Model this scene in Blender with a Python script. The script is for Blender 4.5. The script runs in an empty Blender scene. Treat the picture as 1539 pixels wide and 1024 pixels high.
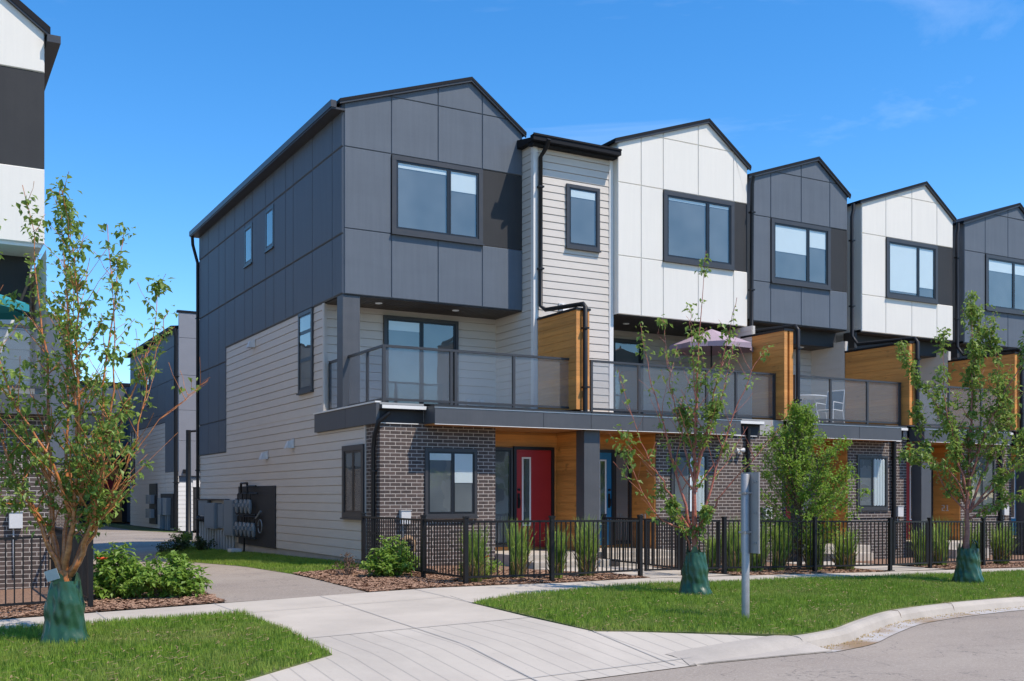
import bpy, bmesh, math, random
import numpy as np
from mathutils import Vector, Matrix
random.seed(7); rng = np.random.default_rng(7)
scene = bpy.context.scene
COL = scene.collection
R = math.radians
# ------------------------------------------------------------------ camera
CAMLOC = (-7.895, -19.211, 1.38)
YAW = R(60.676)                       # heading of the view, measured from +X
cd = bpy.data.cameras.new("camera"); cam = bpy.data.objects.new("camera", cd); COL.objects.link(cam)
cam.location = CAMLOC
cam.rotation_euler = (R(90), 0, YAW - R(90))
cd.sensor_width = 36.0
cd.lens = 36.0 * 1620.88 / 1539.0
cd.shift_x = 0.0
cd.shift_y = (746.0 - 512.0) / 1539.0
cd.clip_end = 3000
scene.camera = cam
# ------------------------------------------------------------------ light
SUN_EL, SUN_G = R(57), R(33.5)        # elevation; angle from the facade normal towards +X
sv = Vector((math.sin(SUN_G)*math.cos(SUN_EL), -math.cos(SUN_G)*math.cos(SUN_EL), math.sin(SUN_EL)))
w = bpy.data.worlds.new("World"); scene.world = w; w.use_nodes = True
nt = w.node_tree; nt.nodes.clear()
out = nt.nodes.new("ShaderNodeOutputWorld"); bg = nt.nodes.new("ShaderNodeBackground")
sky = nt.nodes.new("ShaderNodeTexSky"); sky.sky_type = 'NISHITA'; sky.sun_disc = False
sky.sun_elevation = SUN_EL; sky.sun_rotation = math.pi - SUN_G
sky.altitude = 600; sky.air_density = 1.0; sky.dust_density = 0.15; sky.ozone_density = 4.0
bg.inputs[1].default_value = 0.15
tc = nt.nodes.new("ShaderNodeTexCoord"); mp = nt.nodes.new("ShaderNodeMapping")
mp.inputs['Scale'].default_value = (1.2, 2.0, 7.0); mp.inputs['Rotation'].default_value = (0.25, 0.1, 0.5)
nz = nt.nodes.new("ShaderNodeTexNoise"); nz.inputs['Scale'].default_value = 1.6; nz.inputs['Detail'].default_value = 7
nz.inputs['Roughness'].default_value = .62; nz.inputs['Distortion'].default_value = .6
cr = nt.nodes.new("ShaderNodeValToRGB"); cr.color_ramp.elements[0].position = .56; cr.color_ramp.elements[1].position = .95
cr.color_ramp.elements[1].color = (.22, .22, .22, 1)
mx = nt.nodes.new("ShaderNodeMix"); mx.data_type = 'RGBA'
hs = nt.nodes.new("ShaderNodeHueSaturation"); hs.inputs['Saturation'].default_value = 1.30; hs.inputs['Value'].default_value = .92
L = nt.links.new
L(tc.outputs['Generated'], mp.inputs[0]); L(mp.outputs[0], nz.inputs['Vector']); L(nz.outputs['Fac'], cr.inputs[0])
L(sky.outputs[0], hs.inputs['Color']); L(hs.outputs[0], mx.inputs[6]); L(cr.outputs[0], mx.inputs[0])
mx.inputs[7].default_value = (6.5, 7.0, 7.6, 1)
L(mx.outputs[2], bg.inputs[0]); L(bg.outputs[0], out.inputs[0])
sd = bpy.data.lights.new("sun", 'SUN'); sun = bpy.data.objects.new("sun", sd); COL.objects.link(sun)
sd.energy = 3.0; sd.angle = R(.53); sd.color = (1, .905, .79)
sun.rotation_euler = sv.to_track_quat('Z', 'Y').to_euler(); sun.location = (0, -30, 40)
vs = scene.view_settings; vs.view_transform = 'Standard'; vs.look = 'None'; vs.exposure = 0.76; vs.gamma = 1; vs.use_curve_mapping = False

# ------------------------------------------------------------------ materials
MATS = {}
def nodes(name):
    m = bpy.data.materials.new(name); m.use_nodes = True
    t = m.node_tree; t.nodes.clear()
    o = t.nodes.new("ShaderNodeOutputMaterial"); b = t.nodes.new("ShaderNodeBsdfPrincipled")
    t.links.new(b.outputs[0], o.inputs[0])
    MATS[name] = m
    return m, t, b, o
def N(t, typ, **kw):
    n = t.nodes.new(typ)
    for k, v in kw.items():
        if k in n.inputs: n.inputs[k].default_value = v
        else: setattr(n, k, v)
    return n
def mth(t, op, a, b=None):
    n = t.nodes.new("ShaderNodeMath"); n.operation = op
    for i, x in enumerate((a, b)):
        if x is None: continue
        if isinstance(x, (int, float)): n.inputs[i].default_value = x
        else: t.links.new(x, n.inputs[i])
    return n.outputs[0]
def mixc(t, fac, a, b, blend='MIX'):
    n = t.nodes.new("ShaderNodeMix"); n.data_type = 'RGBA'; n.blend_type = blend
    for i, x in ((0, fac), (6, a), (7, b)):
        if isinstance(x, (int, float)): n.inputs[i].default_value = x
        elif isinstance(x, tuple): n.inputs[i].default_value = (*x, 1) if len(x) == 3 else x
        else: t.links.new(x, n.inputs[i])
    return n.outputs[2]
def noise(t, vec, scale, detail=4, rough=.55, sc=(1, 1, 1)):
    m = N(t, "ShaderNodeMapping"); m.inputs['Scale'].default_value = sc
    t.links.new(vec, m.inputs[0])
    n = N(t, "ShaderNodeTexNoise", Scale=scale, Detail=detail, Roughness=rough); t.links.new(m.outputs[0], n.inputs['Vector'])
    return n.outputs['Fac']
def ramp(t, fac, a, b, c0=(0, 0, 0), c1=(1, 1, 1)):
    r = N(t, "ShaderNodeValToRGB"); e = r.color_ramp.elements
    e[0].position = a; e[1].position = b; e[0].color = (*c0, 1); e[1].color = (*c1, 1)
    t.links.new(fac, r.inputs[0]); return r.outputs[0]
def bump(t, b, h, strength=.3, dist=.01):
    n = N(t, "ShaderNodeBump", Strength=strength, Distance=dist); t.links.new(h, n.inputs['Height']); t.links.new(n.outputs[0], b.inputs['Normal'])
STAIN = {'concrete', 'kerb_concrete', 'concrete_old'}
def pm(name, col, rough=.6, var=.12, scale=2.5, fine=40, bmp=.1, metal=0, spec=.5, sc=(1, 1, 1), streak=0):
    m, t, b, o = nodes(name)
    co = N(t, "ShaderNodeTexCoord").outputs['Object']
    n1 = noise(t, co, scale, 5, .6, sc); n2 = noise(t, co, fine, 3, .6, sc)
    f = mth(t, 'ADD', mth(t, 'MULTIPLY', n1, .7), mth(t, 'MULTIPLY', n2, .3))
    if streak:
        f = mth(t, 'ADD', mth(t, 'MULTIPLY', f, 1-streak), mth(t, 'MULTIPLY', noise(t, co, 6, 4, .6, (2.2, 2.2, .12)), streak))
    f = ramp(t, f, .3, .7)
    lo = tuple(c*(1-var) for c in col); hi = tuple(min(1, c*(1+var)) for c in col)
    c = mixc(t, f, lo, hi)
    if name in STAIN:
        c = mixc(t, mth(t, 'MULTIPLY', ramp(t, noise(t, co, .55, 6, .7), .5, .75), .4), c, tuple(x*.62 for x in col))
        c = mixc(t, mth(t, 'MULTIPLY', ramp(t, noise(t, co, 7, 5, .75), .62, .74), .35), c, tuple(x*.5 for x in col))
    t.links.new(c, b.inputs['Base Color'])
    b.inputs['Metallic'].default_value = metal
    b.inputs['Specular IOR Level'].default_value = spec
    rr = mth(t, 'ADD', mth(t, 'MULTIPLY', n1, .16), rough-.08); t.links.new(rr, b.inputs['Roughness'])
    if bmp: bump(t, b, n2, bmp, .004)
    return m
pm('panel_slate', (.113, .130, .152), .6, .12, .9, 30, .14, spec=.22, sc=(1, 1, 3), streak=.45)
pm('panel_white', (.75, .70, .615), .6, .045, .9, 30, .1, spec=.3, streak=.45)
pm('panel_dark', (.040, .039, .039), .6, .15, 1.5, 30, .1, spec=.2, streak=.3)
pm('fascia_dark', (.075, .076, .08), .5, .16, 3, 30, .12, streak=.4)
pm('siding_beige', (.60, .535, .462), .6, .05, 1.5, 50, .12, sc=(1, 1, 4))
pm('trim_white', (.76, .725, .67), .5, .03)
pm('metal_black', (.012, .0115, .012), .45, .2, 4, 60, .04, spec=.3)
pm('roof_dark', (.008, .0085, .011), .7, .25, 4, 60, .3, spec=.2)
pm('frame_bronze', (.045, .042, .042), .42, .12, 6, 60, .04)
pm('sash_black', (.012, .012, .014), .35, .1)
pm('galvanised', (.33, .32, .31), .45, .18, 8, 60, .06, metal=.35)
pm('sign_back', (.30, .285, .275), .45, .1, 6, 60, .04, metal=.15)
pm('cabinet_grey', (.17, .205, .23), .5, .08)
pm('conduit_grey', (.30, .33, .35), .5, .06)
pm('meter_grey', (.23, .24, .245), .45, .1)
pm('blind_white', (.8, .82, .82), .8, .03)
pm('vent_white', (.62, .6, .57), .5, .05)
pm('concrete', (.48, .42, .345), .85, .13, .9, 90, .35)
pm('kerb_concrete', (.42, .37, .31), .9, .2, 1.6, 60, .5)
pm('concrete_old', (.36, .345, .325), .9, .12, 2, 70, .4)
pm('door_red', (.36, .018, .02), .35, .06)
pm('door_blue', (.012, .15, .29), .35, .06)
pm('fabric_teal', (.02, .24, .27), .8, .1)
pm('fabric_mauve', (.36, .27, .31), .85, .1)
pm('chair_sling', (.10, .17, .22), .7, .1)
pm('metal_white', (.72, .73, .73), .4, .04)
pm('soil_base', (.12, .085, .055), .95, .3, 3, 60, .5)
pm('stucco_grey', (.22, .22, .235), .7, .06)
pm('bag_green', (.020, .072, .032), .34, .25, 9, 60, .2)
pm('tag_grey', (.5, .53, .55), .6, .1)
pm('numeral', (.72, .6, .5), .4, .05)
pm('hose', (.35, .22, .12), .5, .1)
pm('straw', (.42, .30, .14), .9, .3, 20)
pm('petal_orange', (.75, .09, .02), .6, .15, 20)

def brick_mat(name, c1, c2, mort):
    m, t, b, o = nodes(name)
    co = N(t, "ShaderNodeTexCoord").outputs['Object']
    s = N(t, "ShaderNodeSeparateXYZ"); t.links.new(co, s.inputs[0])
    c = N(t, "ShaderNodeCombineXYZ"); t.links.new(mth(t, 'ADD', s.outputs[0], s.outputs[1]), c.inputs[0]); t.links.new(s.outputs[2], c.inputs[1])
    # ragged mortar edge
    nv = N(t, "ShaderNodeTexNoise", Scale=35.0, Detail=3); t.links.new(co, nv.inputs['Vector'])
    ad = N(t, "ShaderNodeVectorMath", operation='SCALE'); t.links.new(nv.outputs['Color'], ad.inputs[0]); ad.inputs[3].default_value = .006
    a2 = N(t, "ShaderNodeVectorMath", operation='ADD'); t.links.new(c.outputs[0], a2.inputs[0]); t.links.new(ad.outputs[0], a2.inputs[1])
    br = N(t, "ShaderNodeTexBrick", Scale=1.0); t.links.new(a2.outputs[0], br.inputs['Vector'])
    br.inputs['Color1'].default_value = (*c1, 1); br.inputs['Color2'].default_value = (*c2, 1); br.inputs['Mortar'].default_value = (*mort, 1)
    br.inputs['Mortar Size'].default_value = .0065; br.inputs['Mortar Smooth'].default_value = .15; br.inputs['Bias'].default_value = -.1
    br.inputs['Brick Width'].default_value = .225; br.inputs['Row Height'].default_value = .0715
    n = noise(t, co, 14, 5, .65)
    col = mixc(t, mth(t, 'MULTIPLY', ramp(t, n, .3, .75), .5), br.outputs['Color'], tuple(x*1.6 for x in c2))
    col = mixc(t, br.outputs['Fac'], col, mixc(t, n, tuple(x*.8 for x in mort), mort))
    t.links.new(col, b.inputs['Base Color']); b.inputs['Roughness'].default_value = .85
    h = mth(t, 'ADD', mth(t, 'MULTIPLY', mth(t, 'SUBTRACT', 1.0, br.outputs['Fac']), 1.0), mth(t, 'MULTIPLY', n, .35))
    bump(t, b, h, .6, .008)
brick_mat('brick', (.030, .023, .021), (.10, .07, .058), (.50, .435, .375))

def wood_mat(name, col, pitch, dirn):
    m, t, b, o = nodes(name)
    co = N(t, "ShaderNodeTexCoord").outputs['Object']
    s = N(t, "ShaderNodeSeparateXYZ"); t.links.new(co, s.inputs[0])
    zz = mth(t, 'FLOOR', mth(t, 'DIVIDE', s.outputs[dirn], pitch))
    wn = N(t, "ShaderNodeTexWhiteNoise", noise_dimensions='1D'); t.links.new(zz, wn.inputs['W'])
    sc = (1, 1, 16) if dirn == 2 else (16, 1, 1)
    g = noise(t, co, 1.6, 6, .65, sc); g2 = noise(t, co, 5, 4, .6, tuple(x*2 if x > 1 else x for x in sc))
    f = mth(t, 'ADD', mth(t, 'MULTIPLY', g, .6), mth(t, 'ADD', mth(t, 'MULTIPLY', wn.outputs[0], .34), mth(t, 'MULTIPLY', g2, .25)))
    c = mixc(t, ramp(t, f, .3, .8), tuple(x*.66 for x in col), tuple(min(1, x*1.3) for x in col))
    kn = noise(t, co, 3.2, 2, .5, (1, 1, 2.2) if dirn == 2 else (2.2, 1, 1)); c = mixc(t, mth(t, 'MULTIPLY', ramp(t, kn, .66, .76), .55), c, tuple(x*.35 for x in col))
    c = mixc(t, mth(t, 'MULTIPLY', ramp(t, noise(t, co, 1.1, 3), .5, .75), .35), c, tuple(x*.6+.02 for x in col))
    t.links.new(c, b.inputs['Base Color']); b.inputs['Roughness'].default_value = .55
    bump(t, b, g2, .2, .004)
wood_mat('cedar', (.60, .255, .06), .15, 2)
wood_mat('soffit_dark', (.035, .026, .02), .1, 0)
wood_mat('soffit_cedar', (.42, .19, .06), .1, 0)

def glass_mat(name, tint, refl, rough=.02):
    m, t, b, o = nodes(name)
    t.nodes.remove(b)
    tr = N(t, "ShaderNodeBsdfTransparent"); tr.inputs[0].default_value = (*tint, 1)
    gl = N(t, "ShaderNodeBsdfGlossy"); gl.inputs['Roughness'].default_value = rough; gl.inputs[0].default_value = (1, .97, .91, 1)
    co = N(t, "ShaderNodeTexCoord").outputs['Object']
    bp = N(t, "ShaderNodeBump", Strength=.12, Distance=.02); t.links.new(noise(t, co, 1.6, 2), bp.inputs['Height'])
    t.links.new(bp.outputs[0], gl.inputs['Normal'])
    lw = N(t, "ShaderNodeLayerWeight", Blend=.5)
    fac = mth(t, 'MINIMUM', mth(t, 'ADD', mth(t, 'MULTIPLY', mth(t, 'POWER', lw.outputs['Facing'], 4.0), .9), refl), 1.0)
    mxs = N(t, "ShaderNodeMixShader"); t.links.new(fac, mxs.inputs[0]); t.links.new(tr.outputs[0], mxs.inputs[1]); t.links.new(gl.outputs[0], mxs.inputs[2])
    t.links.new(mxs.outputs[0], o.inputs[0])
glass_mat('window_glass', (.84, .88, .87), .12, .015)
def rail_glass():
    m, t, b, o = nodes('rail_glass')
    co = N(t, "ShaderNodeTexCoord").outputs['Object']
    b.inputs['Base Color'].default_value = (.40, .42, .44, 1); b.inputs['Roughness'].default_value = .04
    tr = N(t, "ShaderNodeBsdfTransparent"); tr.inputs[0].default_value = (.88, .90, .92, 1)
    mxs = N(t, "ShaderNodeMixShader")
    mxs.inputs[0].default_value = .12
    t.links.new(tr.outputs[0], mxs.inputs[1]); t.links.new(b.outputs[0], mxs.inputs[2]); t.links.new(mxs.outputs[0], o.inputs[0])
rail_glass()
def room_mat():
    m, t, b, o = nodes('room')
    co = N(t, "ShaderNodeTexCoord").outputs['Object']
    t.links.new(mixc(t, ramp(t, noise(t, co, .8, 2), .35, .65), (.12, .13, .14), (.21, .215, .22)), b.inputs['Base Color']); b.inputs['Roughness'].default_value = .9
room_mat()

def asphalt():
    m, t, b, o = nodes('asphalt')
    co = N(t, "ShaderNodeTexCoord").outputs['Object']
    big = noise(t, co, .35, 4); fine = noise(t, co, 130, 2, .7)
    v = N(t, "ShaderNodeTexVoronoi", Scale=95.0); t.links.new(co, v.inputs['Vector'])
    c = mixc(t, ramp(t, big, .35, .65), (.23, .185, .145), (.31, .255, .20))
    c = mixc(t, mth(t, 'MULTIPLY', ramp(t, fine, .4, .7), .5), c, (.42, .36, .31))
    c = mixc(t, mth(t, 'MULTIPLY', ramp(t, noise(t, co, 60, 3, .7), .55, .7), .35), c, (.10, .088, .08))
    st = noise(t, co, 1.3, 6, .7, (.25, 1, 1)); c = mixc(t, mth(t, 'MULTIPLY', ramp(t, st, .52, .72), .38), c, (.13, .108, .095))
    c = mixc(t, mth(t, 'MULTIPLY', ramp(t, noise(t, co, 38, 2, .6), .54, .68), .42), c, (.50, .43, .355))
    c = mixc(t, mth(t, 'MULTIPLY', ramp(t, noise(t, co, 22, 3, .7), .56, .70), .38), c, (.135, .108, .088))
    c = mixc(t, mth(t, 'MULTIPLY', ramp(t, noise(t, co, .5, 4, .6, (.12, 1, 1)), .45, .62), .30), c, (.40, .345, .28))
    wv = N(t, "ShaderNodeTexNoise", Scale=.8, Detail=6); t.links.new(co, wv.inputs['Vector'])
    ck = mth(t, 'ABSOLUTE', mth(t, 'SUBTRACT', wv.outputs['Fac'], .5)); c = mixc(t, mth(t, 'MULTIPLY', mth(t, 'SUBTRACT', 1.0, ramp(t, ck, .0008, .0035)), .55), c, (.07, .06, .055))
    t.links.new(c, b.inputs['Base Color']); b.inputs['Roughness'].default_value = .9
    bump(t, b, mth(t, 'ADD', v.outputs['Distance'], fine), .5, .006)
asphalt()
def concrete_scored():
    m, t, b, o = nodes('concrete_scored')
    co = N(t, "ShaderNodeTexCoord").outputs['Object']
    s = N(t, "ShaderNodeSeparateXYZ"); t.links.new(co, s.inputs[0])
    n1 = noise(t, co, .9, 5); n2 = noise(t, co, 80, 3)
    x = mth(t, 'ADD', s.outputs[0], mth(t, 'MULTIPLY', n1, .012))
    fr = mth(t, 'FRACT', mth(t, 'DIVIDE', x, .235))
    d = mth(t, 'ABSOLUTE', mth(t, 'SUBTRACT', fr, .5))
    line = ramp(t, d, .012, .06)
    c = mixc(t, ramp(t, mth(t, 'ADD', mth(t, 'MULTIPLY', n1, .7), mth(t, 'MULTIPLY', n2, .3)), .3, .7), (.43, .38, .315), (.53, .47, .39))
    c = mixc(t, mth(t, 'MULTIPLY', ramp(t, noise(t, co, .7, 6, .7, (1, .4, 1)), .48, .75), .42), c, (.27, .235, .20))
    c = mixc(t, mth(t, 'MULTIPLY', ramp(t, noise(t, co, 9, 5, .75), .62, .74), .35), c, (.22, .19, .165))
    c = mixc(t, mth(t, 'MULTIPLY', mth(t, 'SUBTRACT', 1.0, line), .38), c, (.18, .165, .15))
    t.links.new(c, b.inputs['Base Color']); b.inputs['Roughness'].default_value = .85
    bump(t, b, mth(t, 'ADD', line, mth(t, 'MULTIPLY', n2, .2)), .5, .008)
concrete_scored()
def gutter_mat():
    m, t, b, o = nodes('gutter_concrete')
    co = N(t, "ShaderNodeTexCoord").outputs['Object']
    n1 = noise(t, co, 1.1, 5); n2 = noise(t, co, 60, 3)
    c = mixc(t, n2, (.38, .35, .32), (.50, .465, .43))
    c = mixc(t, ramp(t, n1, .48, .68), c, (.26, .17, .09))
    t.links.new(c, b.inputs['Base Color']); b.inputs['Roughness'].default_value = .9
    bump(t, b, n2, .4, .006)
gutter_mat()
def mulch_mat():
    m, t, b, o = nodes('mulch')
    co = N(t, "ShaderNodeTexCoord").outputs['Object']
    n = noise(t, co, 26, 5, .7); n2 = noise(t, co, 5, 3)
    c = mixc(t, ramp(t, n, .3, .7), (.10, .05, .03), (.40, .24, .15)); c = mixc(t, mth(t, 'MULTIPLY', n2, .4), c, (.22, .13, .085))
    t.links.new(c, b.inputs['Base Color']); b.inputs['Roughness'].default_value = .95
    bump(t, b, n, .9, .03)
mulch_mat()
def leafy(name, ca, cb, trans=.3, scale=9, rough=.5, trc=None, patchc=None):
    m, t, b, o = nodes(name)
    co = N(t, "ShaderNodeTexCoord").outputs['Object']
    n = noise(t, co, scale, 3, .7); n2 = noise(t, co, scale*4, 1)
    f = ramp(t, mth(t, 'ADD', mth(t, 'MULTIPLY', n, .6), mth(t, 'MULTIPLY', n2, .4)), .36, .64)
    c = mixc(t, f, ca, cb)
    if patchc:
        c = mixc(t, mth(t, 'MULTIPLY', ramp(t, noise(t, co, .9, 5, .65), .46, .72), .75), c, patchc)
        c = mixc(t, mth(t, 'MULTIPLY', ramp(t, noise(t, co, 3.3, 4, .7), .56, .7), .5), c, tuple(x*.45 for x in ca))
    t.links.new(c, b.inputs['Base Color']); b.inputs['Roughness'].default_value = rough; b.inputs['Specular IOR Level'].default_value = .35
    tl = N(t, "ShaderNodeBsdfTranslucent"); t.links.new(mixc(t, .5, c, trc or tuple(min(1, x*1.7) for x in cb)), tl.inputs[0])
    ms = N(t, "ShaderNodeMixShader"); ms.inputs[0].default_value = trans
    t.links.new(b.outputs[0], ms.inputs[1]); t.links.new(tl.outputs[0], ms.inputs[2]); t.links.new(ms.outputs[0], o.inputs[0])
leafy('leaf', (.06, .115, .018), (.29, .39, .08), .34)
leafy('leaf_bright', (.09, .18, .02), (.29, .42, .06), .36)
leafy('leaf_shrub', (.10, .19, .02), (.27, .40, .07), .35)
leafy('leaf_dark', (.03, .055, .018), (.09, .12, .035), .25)
leafy('leaf_red', (.09, .03, .022), (.16, .10, .05), .25)
leafy('grass_blade', (.07, .145, .010), (.29, .41, .048), .26, 5, .6, patchc=(.30, .32, .085))
leafy('reed_green', (.14, .22, .035), (.40, .50, .12), .35, 6)
leafy('reed_dry', (.26, .17, .08), (.42, .30, .16), .2, 6)
leafy('lawn_base', (.05, .085, .016), (.12, .15, .035), 0, 3, .9, patchc=(.24, .20, .09))
leafy('chip', (.13, .06, .035), (.46, .29, .19), .0, 14, .9)
def bark(name, a, b_, rough):
    m, t, b, o = nodes(name)
    co = N(t, "ShaderNodeTexCoord").outputs['Object']
    n = noise(t, co, 10, 5, .65, (1, 1, 2.5))
    t.links.new(mixc(t, ramp(t, n, .3, .7), a, b_), b.inputs['Base Color']); b.inputs['Roughness'].default_value = rough
    bump(t, b, n, .5, .006)
bark('bark_copper', (.26, .07, .02), (.70, .27, .085), .4)
bark('bark_twig', (.28, .065, .05), (.52, .19, .11), .45)
bark('bark_red', (.19, .055, .045), (.40, .16, .10), .5)
bark('bark_brown', (.10, .065, .045), (.25, .16, .11), .7)

# ------------------------------------------------------------------ builders
WL = {}          # object -> world location
def prop(o, label=None, cat=None, group=None, kind=None):
    for k, v in (('label', label), ('category', cat), ('group', group), ('kind', kind)):
        if v: o[k] = v
    return o
def thing(name, label, cat, loc, group=None):
    o = bpy.data.objects.new(name, None); COL.objects.link(o)
    o.empty_display_size = .2; o.location = loc; WL[o] = Vector(loc)
    return prop(o, label, cat, group)
class MB:
    def __init__(s): s.v = []; s.f = []; s.m = []; s.sm = []
    def add(s, vs, fs, mi=0, sm=False):
        k = len(s.v); s.v += [tuple(p) for p in vs]
        for f in fs: s.f.append(tuple(i+k for i in f)); s.m.append(mi); s.sm.append(sm)
        return s
    def quad(s, a, b, c, d, mi=0): return s.add([a, b, c, d], [(0, 1, 2, 3)], mi)
    def box(s, x0, x1, y0, y1, z0, z1, mi=0):
        x0, x1 = min(x0, x1), max(x0, x1); y0, y1 = min(y0, y1), max(y0, y1); z0, z1 = min(z0, z1), max(z0, z1)
        return s.add([(x0,y0,z0),(x1,y0,z0),(x1,y1,z0),(x0,y1,z0),(x0,y0,z1),(x1,y0,z1),(x1,y1,z1),(x0,y1,z1)],
                     [(3,2,1,0),(4,5,6,7),(0,1,5,4),(1,2,6,5),(2,3,7,6),(3,0,4,7)], mi)
    def wb(s, pl, pos, u0, u1, z0, z1, o0, o1, mi=0):
        # box on a wall: pl 'y' faces -Y, 'x' faces -X; o = distance out of the wall
        if pl == 'y': return s.box(u0, u1, pos-o1, pos-o0, z0, z1, mi)
        return s.box(pos-o1, pos-o0, u0, u1, z0, z1, mi)
    def tube(s, pts, rad, n=7, mi=0, cap=True):
        P = [Vector(p) for p in pts]; k = len(P)
        if not hasattr(rad, '__len__'): rad = [rad]*k
        up = None; rings = []
        for i in range(k):
            d = (P[min(i+1, k-1)]-P[max(i-1, 0)])
            d = d.normalized() if d.length > 1e-9 else Vector((0, 0, 1))
            if up is None:
                up = d.orthogonal().normalized()
            else:
                up = up - d*up.dot(d)
                up = up.normalized() if up.length > 1e-6 else d.orthogonal().normalized()
            sd_ = d.cross(up)
            rings += [tuple(P[i]+(up*math.cos(2*math.pi*j/n)+sd_*math.sin(2*math.pi*j/n))*rad[i]) for j in range(n)]
        fs = [(i*n+j, i*n+(j+1) % n, (i+1)*n+(j+1) % n, (i+1)*n+j) for i in range(k-1) for j in range(n)]
        s.add(rings, fs, mi, True)
        if cap: s.add(rings[:n], [tuple(range(n))[::-1]], mi); s.add(rings[-n:], [tuple(range(n))], mi)
        return s
    def lathe(s, c, prof, n=20, mi=0, fn=None, axis='z'):
        vs = []
        for r, z in prof:
            for j in range(n):
                a = 2*math.pi*j/n; rr = r*(fn(a, z) if fn else 1)
                if axis == 'z': vs.append((c[0]+rr*math.cos(a), c[1]+rr*math.sin(a), c[2]+z))
                else: vs.append((c[0]+z, c[1]+rr*math.cos(a), c[2]+rr*math.sin(a)))
        k = len(prof)
        s.add(vs, [(i*n+j, i*n+(j+1) % n, (i+1)*n+(j+1) % n, (i+1)*n+j) for i in range(k-1) for j in range(n)], mi, True)
        s.add(vs[-n:], [tuple(range(n))], mi); s.add(vs[:n], [tuple(range(n))[::-1]], mi)
        return s
    def build(s, name, mats, parent=None, loc=None, bev=0, label=None, recalc=False):
        if isinstance(mats, str): mats = [mats]
        if parent is not None: L0 = WL[parent]
        else: L0 = Vector(loc) if loc else Vector((0, 0, 0))
        me = bpy.data.meshes.new(name)
        me.from_pydata([(a-L0.x, b-L0.y, c-L0.z) for a, b, c in s.v], [], s.f)
        for m in mats: me.materials.append(MATS[m])
        me.polygons.foreach_set('material_index', s.m); me.polygons.foreach_set('use_smooth', s.sm)
        if bev or recalc:
            bm = bmesh.new(); bm.from_mesh(me)
            if recalc: bmesh.ops.recalc_face_normals(bm, faces=bm.faces)
            if bev: bmesh.ops.bevel(bm, geom=[e for e in bm.edges if e.is_manifold and e.calc_face_angle(0) > .6], offset=bev, segments=2, affect='EDGES', profile=.6)
            bm.to_mesh(me); bm.free()
        me.update()
        o = bpy.data.objects.new(name, me); COL.objects.link(o)
        if parent is not None: o.parent = parent
        else: o.location = L0
        WL[o] = L0
        if label: o['label'] = label
        return o
def M3(pl, pos, u, z, out=0.): return (u, pos-out, z) if pl == 'y' else (pos-out, u, z)
def lap(mb, pl, pos, u0, u1, z0, z1, pitch=.18, lip=.011, mi=0):
    n = max(1, math.ceil((z1-z0)/pitch - .05)); gp = .013; back = -.02
    for i in range(n):
        a = z0+i*pitch+(gp if i else 0); b = min(z0+(i+1)*pitch, z1)
        ou = lip; oi = .003
        Q = lambda p, q, r, t: mb.quad(M3(pl, pos, *p), M3(pl, pos, *q), M3(pl, pos, *r), M3(pl, pos, *t), mi)
        Q((u0, a, ou), (u1, a, ou), (u1, b, oi), (u0, b, oi))
        Q((u0, a, back), (u1, a, back), (u1, a, ou), (u0, a, ou))
        Q((u0, b, oi), (u1, b, oi), (u1, b, back), (u0, b, back))
        if i < n-1: Q((u0, b, back), (u1, b, back), (u1, b+gp, back), (u0, b+gp, back))
        for u in (u0, u1): Q((u, a, ou), (u, b, oi), (u, b, back), (u, a, back))
    return mb
def planks(mb, pl, pos, u0, u1, z0, z1, pitch=.15, mi=0, th=.018):
    z = z0
    while z < z1-.01:
        mb.wb(pl, pos, u0, u1, z+.004, min(z+pitch-.004, z1), 0, th, mi); z += pitch
    mb.wb(pl, pos, u0, u1, z0, z1, -.012, .006, mi)
    return mb
def panels(pl, pos, poly, cu, cz, excl=(), gap=.016, dep=.022, segs=()):
    """reveal-jointed panels over polygon poly (u,z, ccw); segs = extra partial cuts (axis,value,lo,hi)"""
    bm = bmesh.new()
    fv = [bm.verts.new(M3(pl, pos, u, z)) for u, z in poly]
    if pl == 'x': fv = fv[::-1]
    bm.faces.new(fv); bm.normal_update()
    un = Vector((1, 0, 0)) if pl == 'y' else Vector((0, 1, 0))
    def cut(ax, val, lo=None, hi=None):
        no = un if ax == 'u' else Vector((0, 0, 1))
        co = Vector(M3(pl, pos, val, 0)) if ax == 'u' else Vector(M3(pl, pos, 0, val))
        fs = bm.faces[:]
        if lo is not None:
            oth = (lambda f: f.calc_center_median().z) if ax == 'u' else (lambda f: f.calc_center_median().dot(un))
            fs = [f for f in fs if lo < oth(f) < hi]
        geo = list({e for f in fs for e in f.edges})+list({v for f in fs for v in f.verts})+fs
        bmesh.ops.bisect_plane(bm, geom=geo, plane_co=co, plane_no=no, dist=1e-5)
    for z in cz: cut('z', z)
    for u in cu: cut('u', u)
    for sg in segs: cut(*sg)
    dele = []
    for f in bm.faces:
        c = f.calc_center_median(); u = c.dot(un)
        if any(a < u < b and lo < c.z < hi for a, b, lo, hi in excl): dele.append(f)
    if dele: bmesh.ops.delete(bm, geom=dele, context='FACES')
    bmesh.ops.inset_individual(bm, faces=bm.faces[:], thickness=gap, depth=dep, use_even_offset=True)
    mb = MB(); bm.verts.index_update()
    mb.add([v.co[:] for v in bm.verts], [tuple(v.index for v in f.verts) for f in bm.faces])
    bm.free(); return mb
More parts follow.
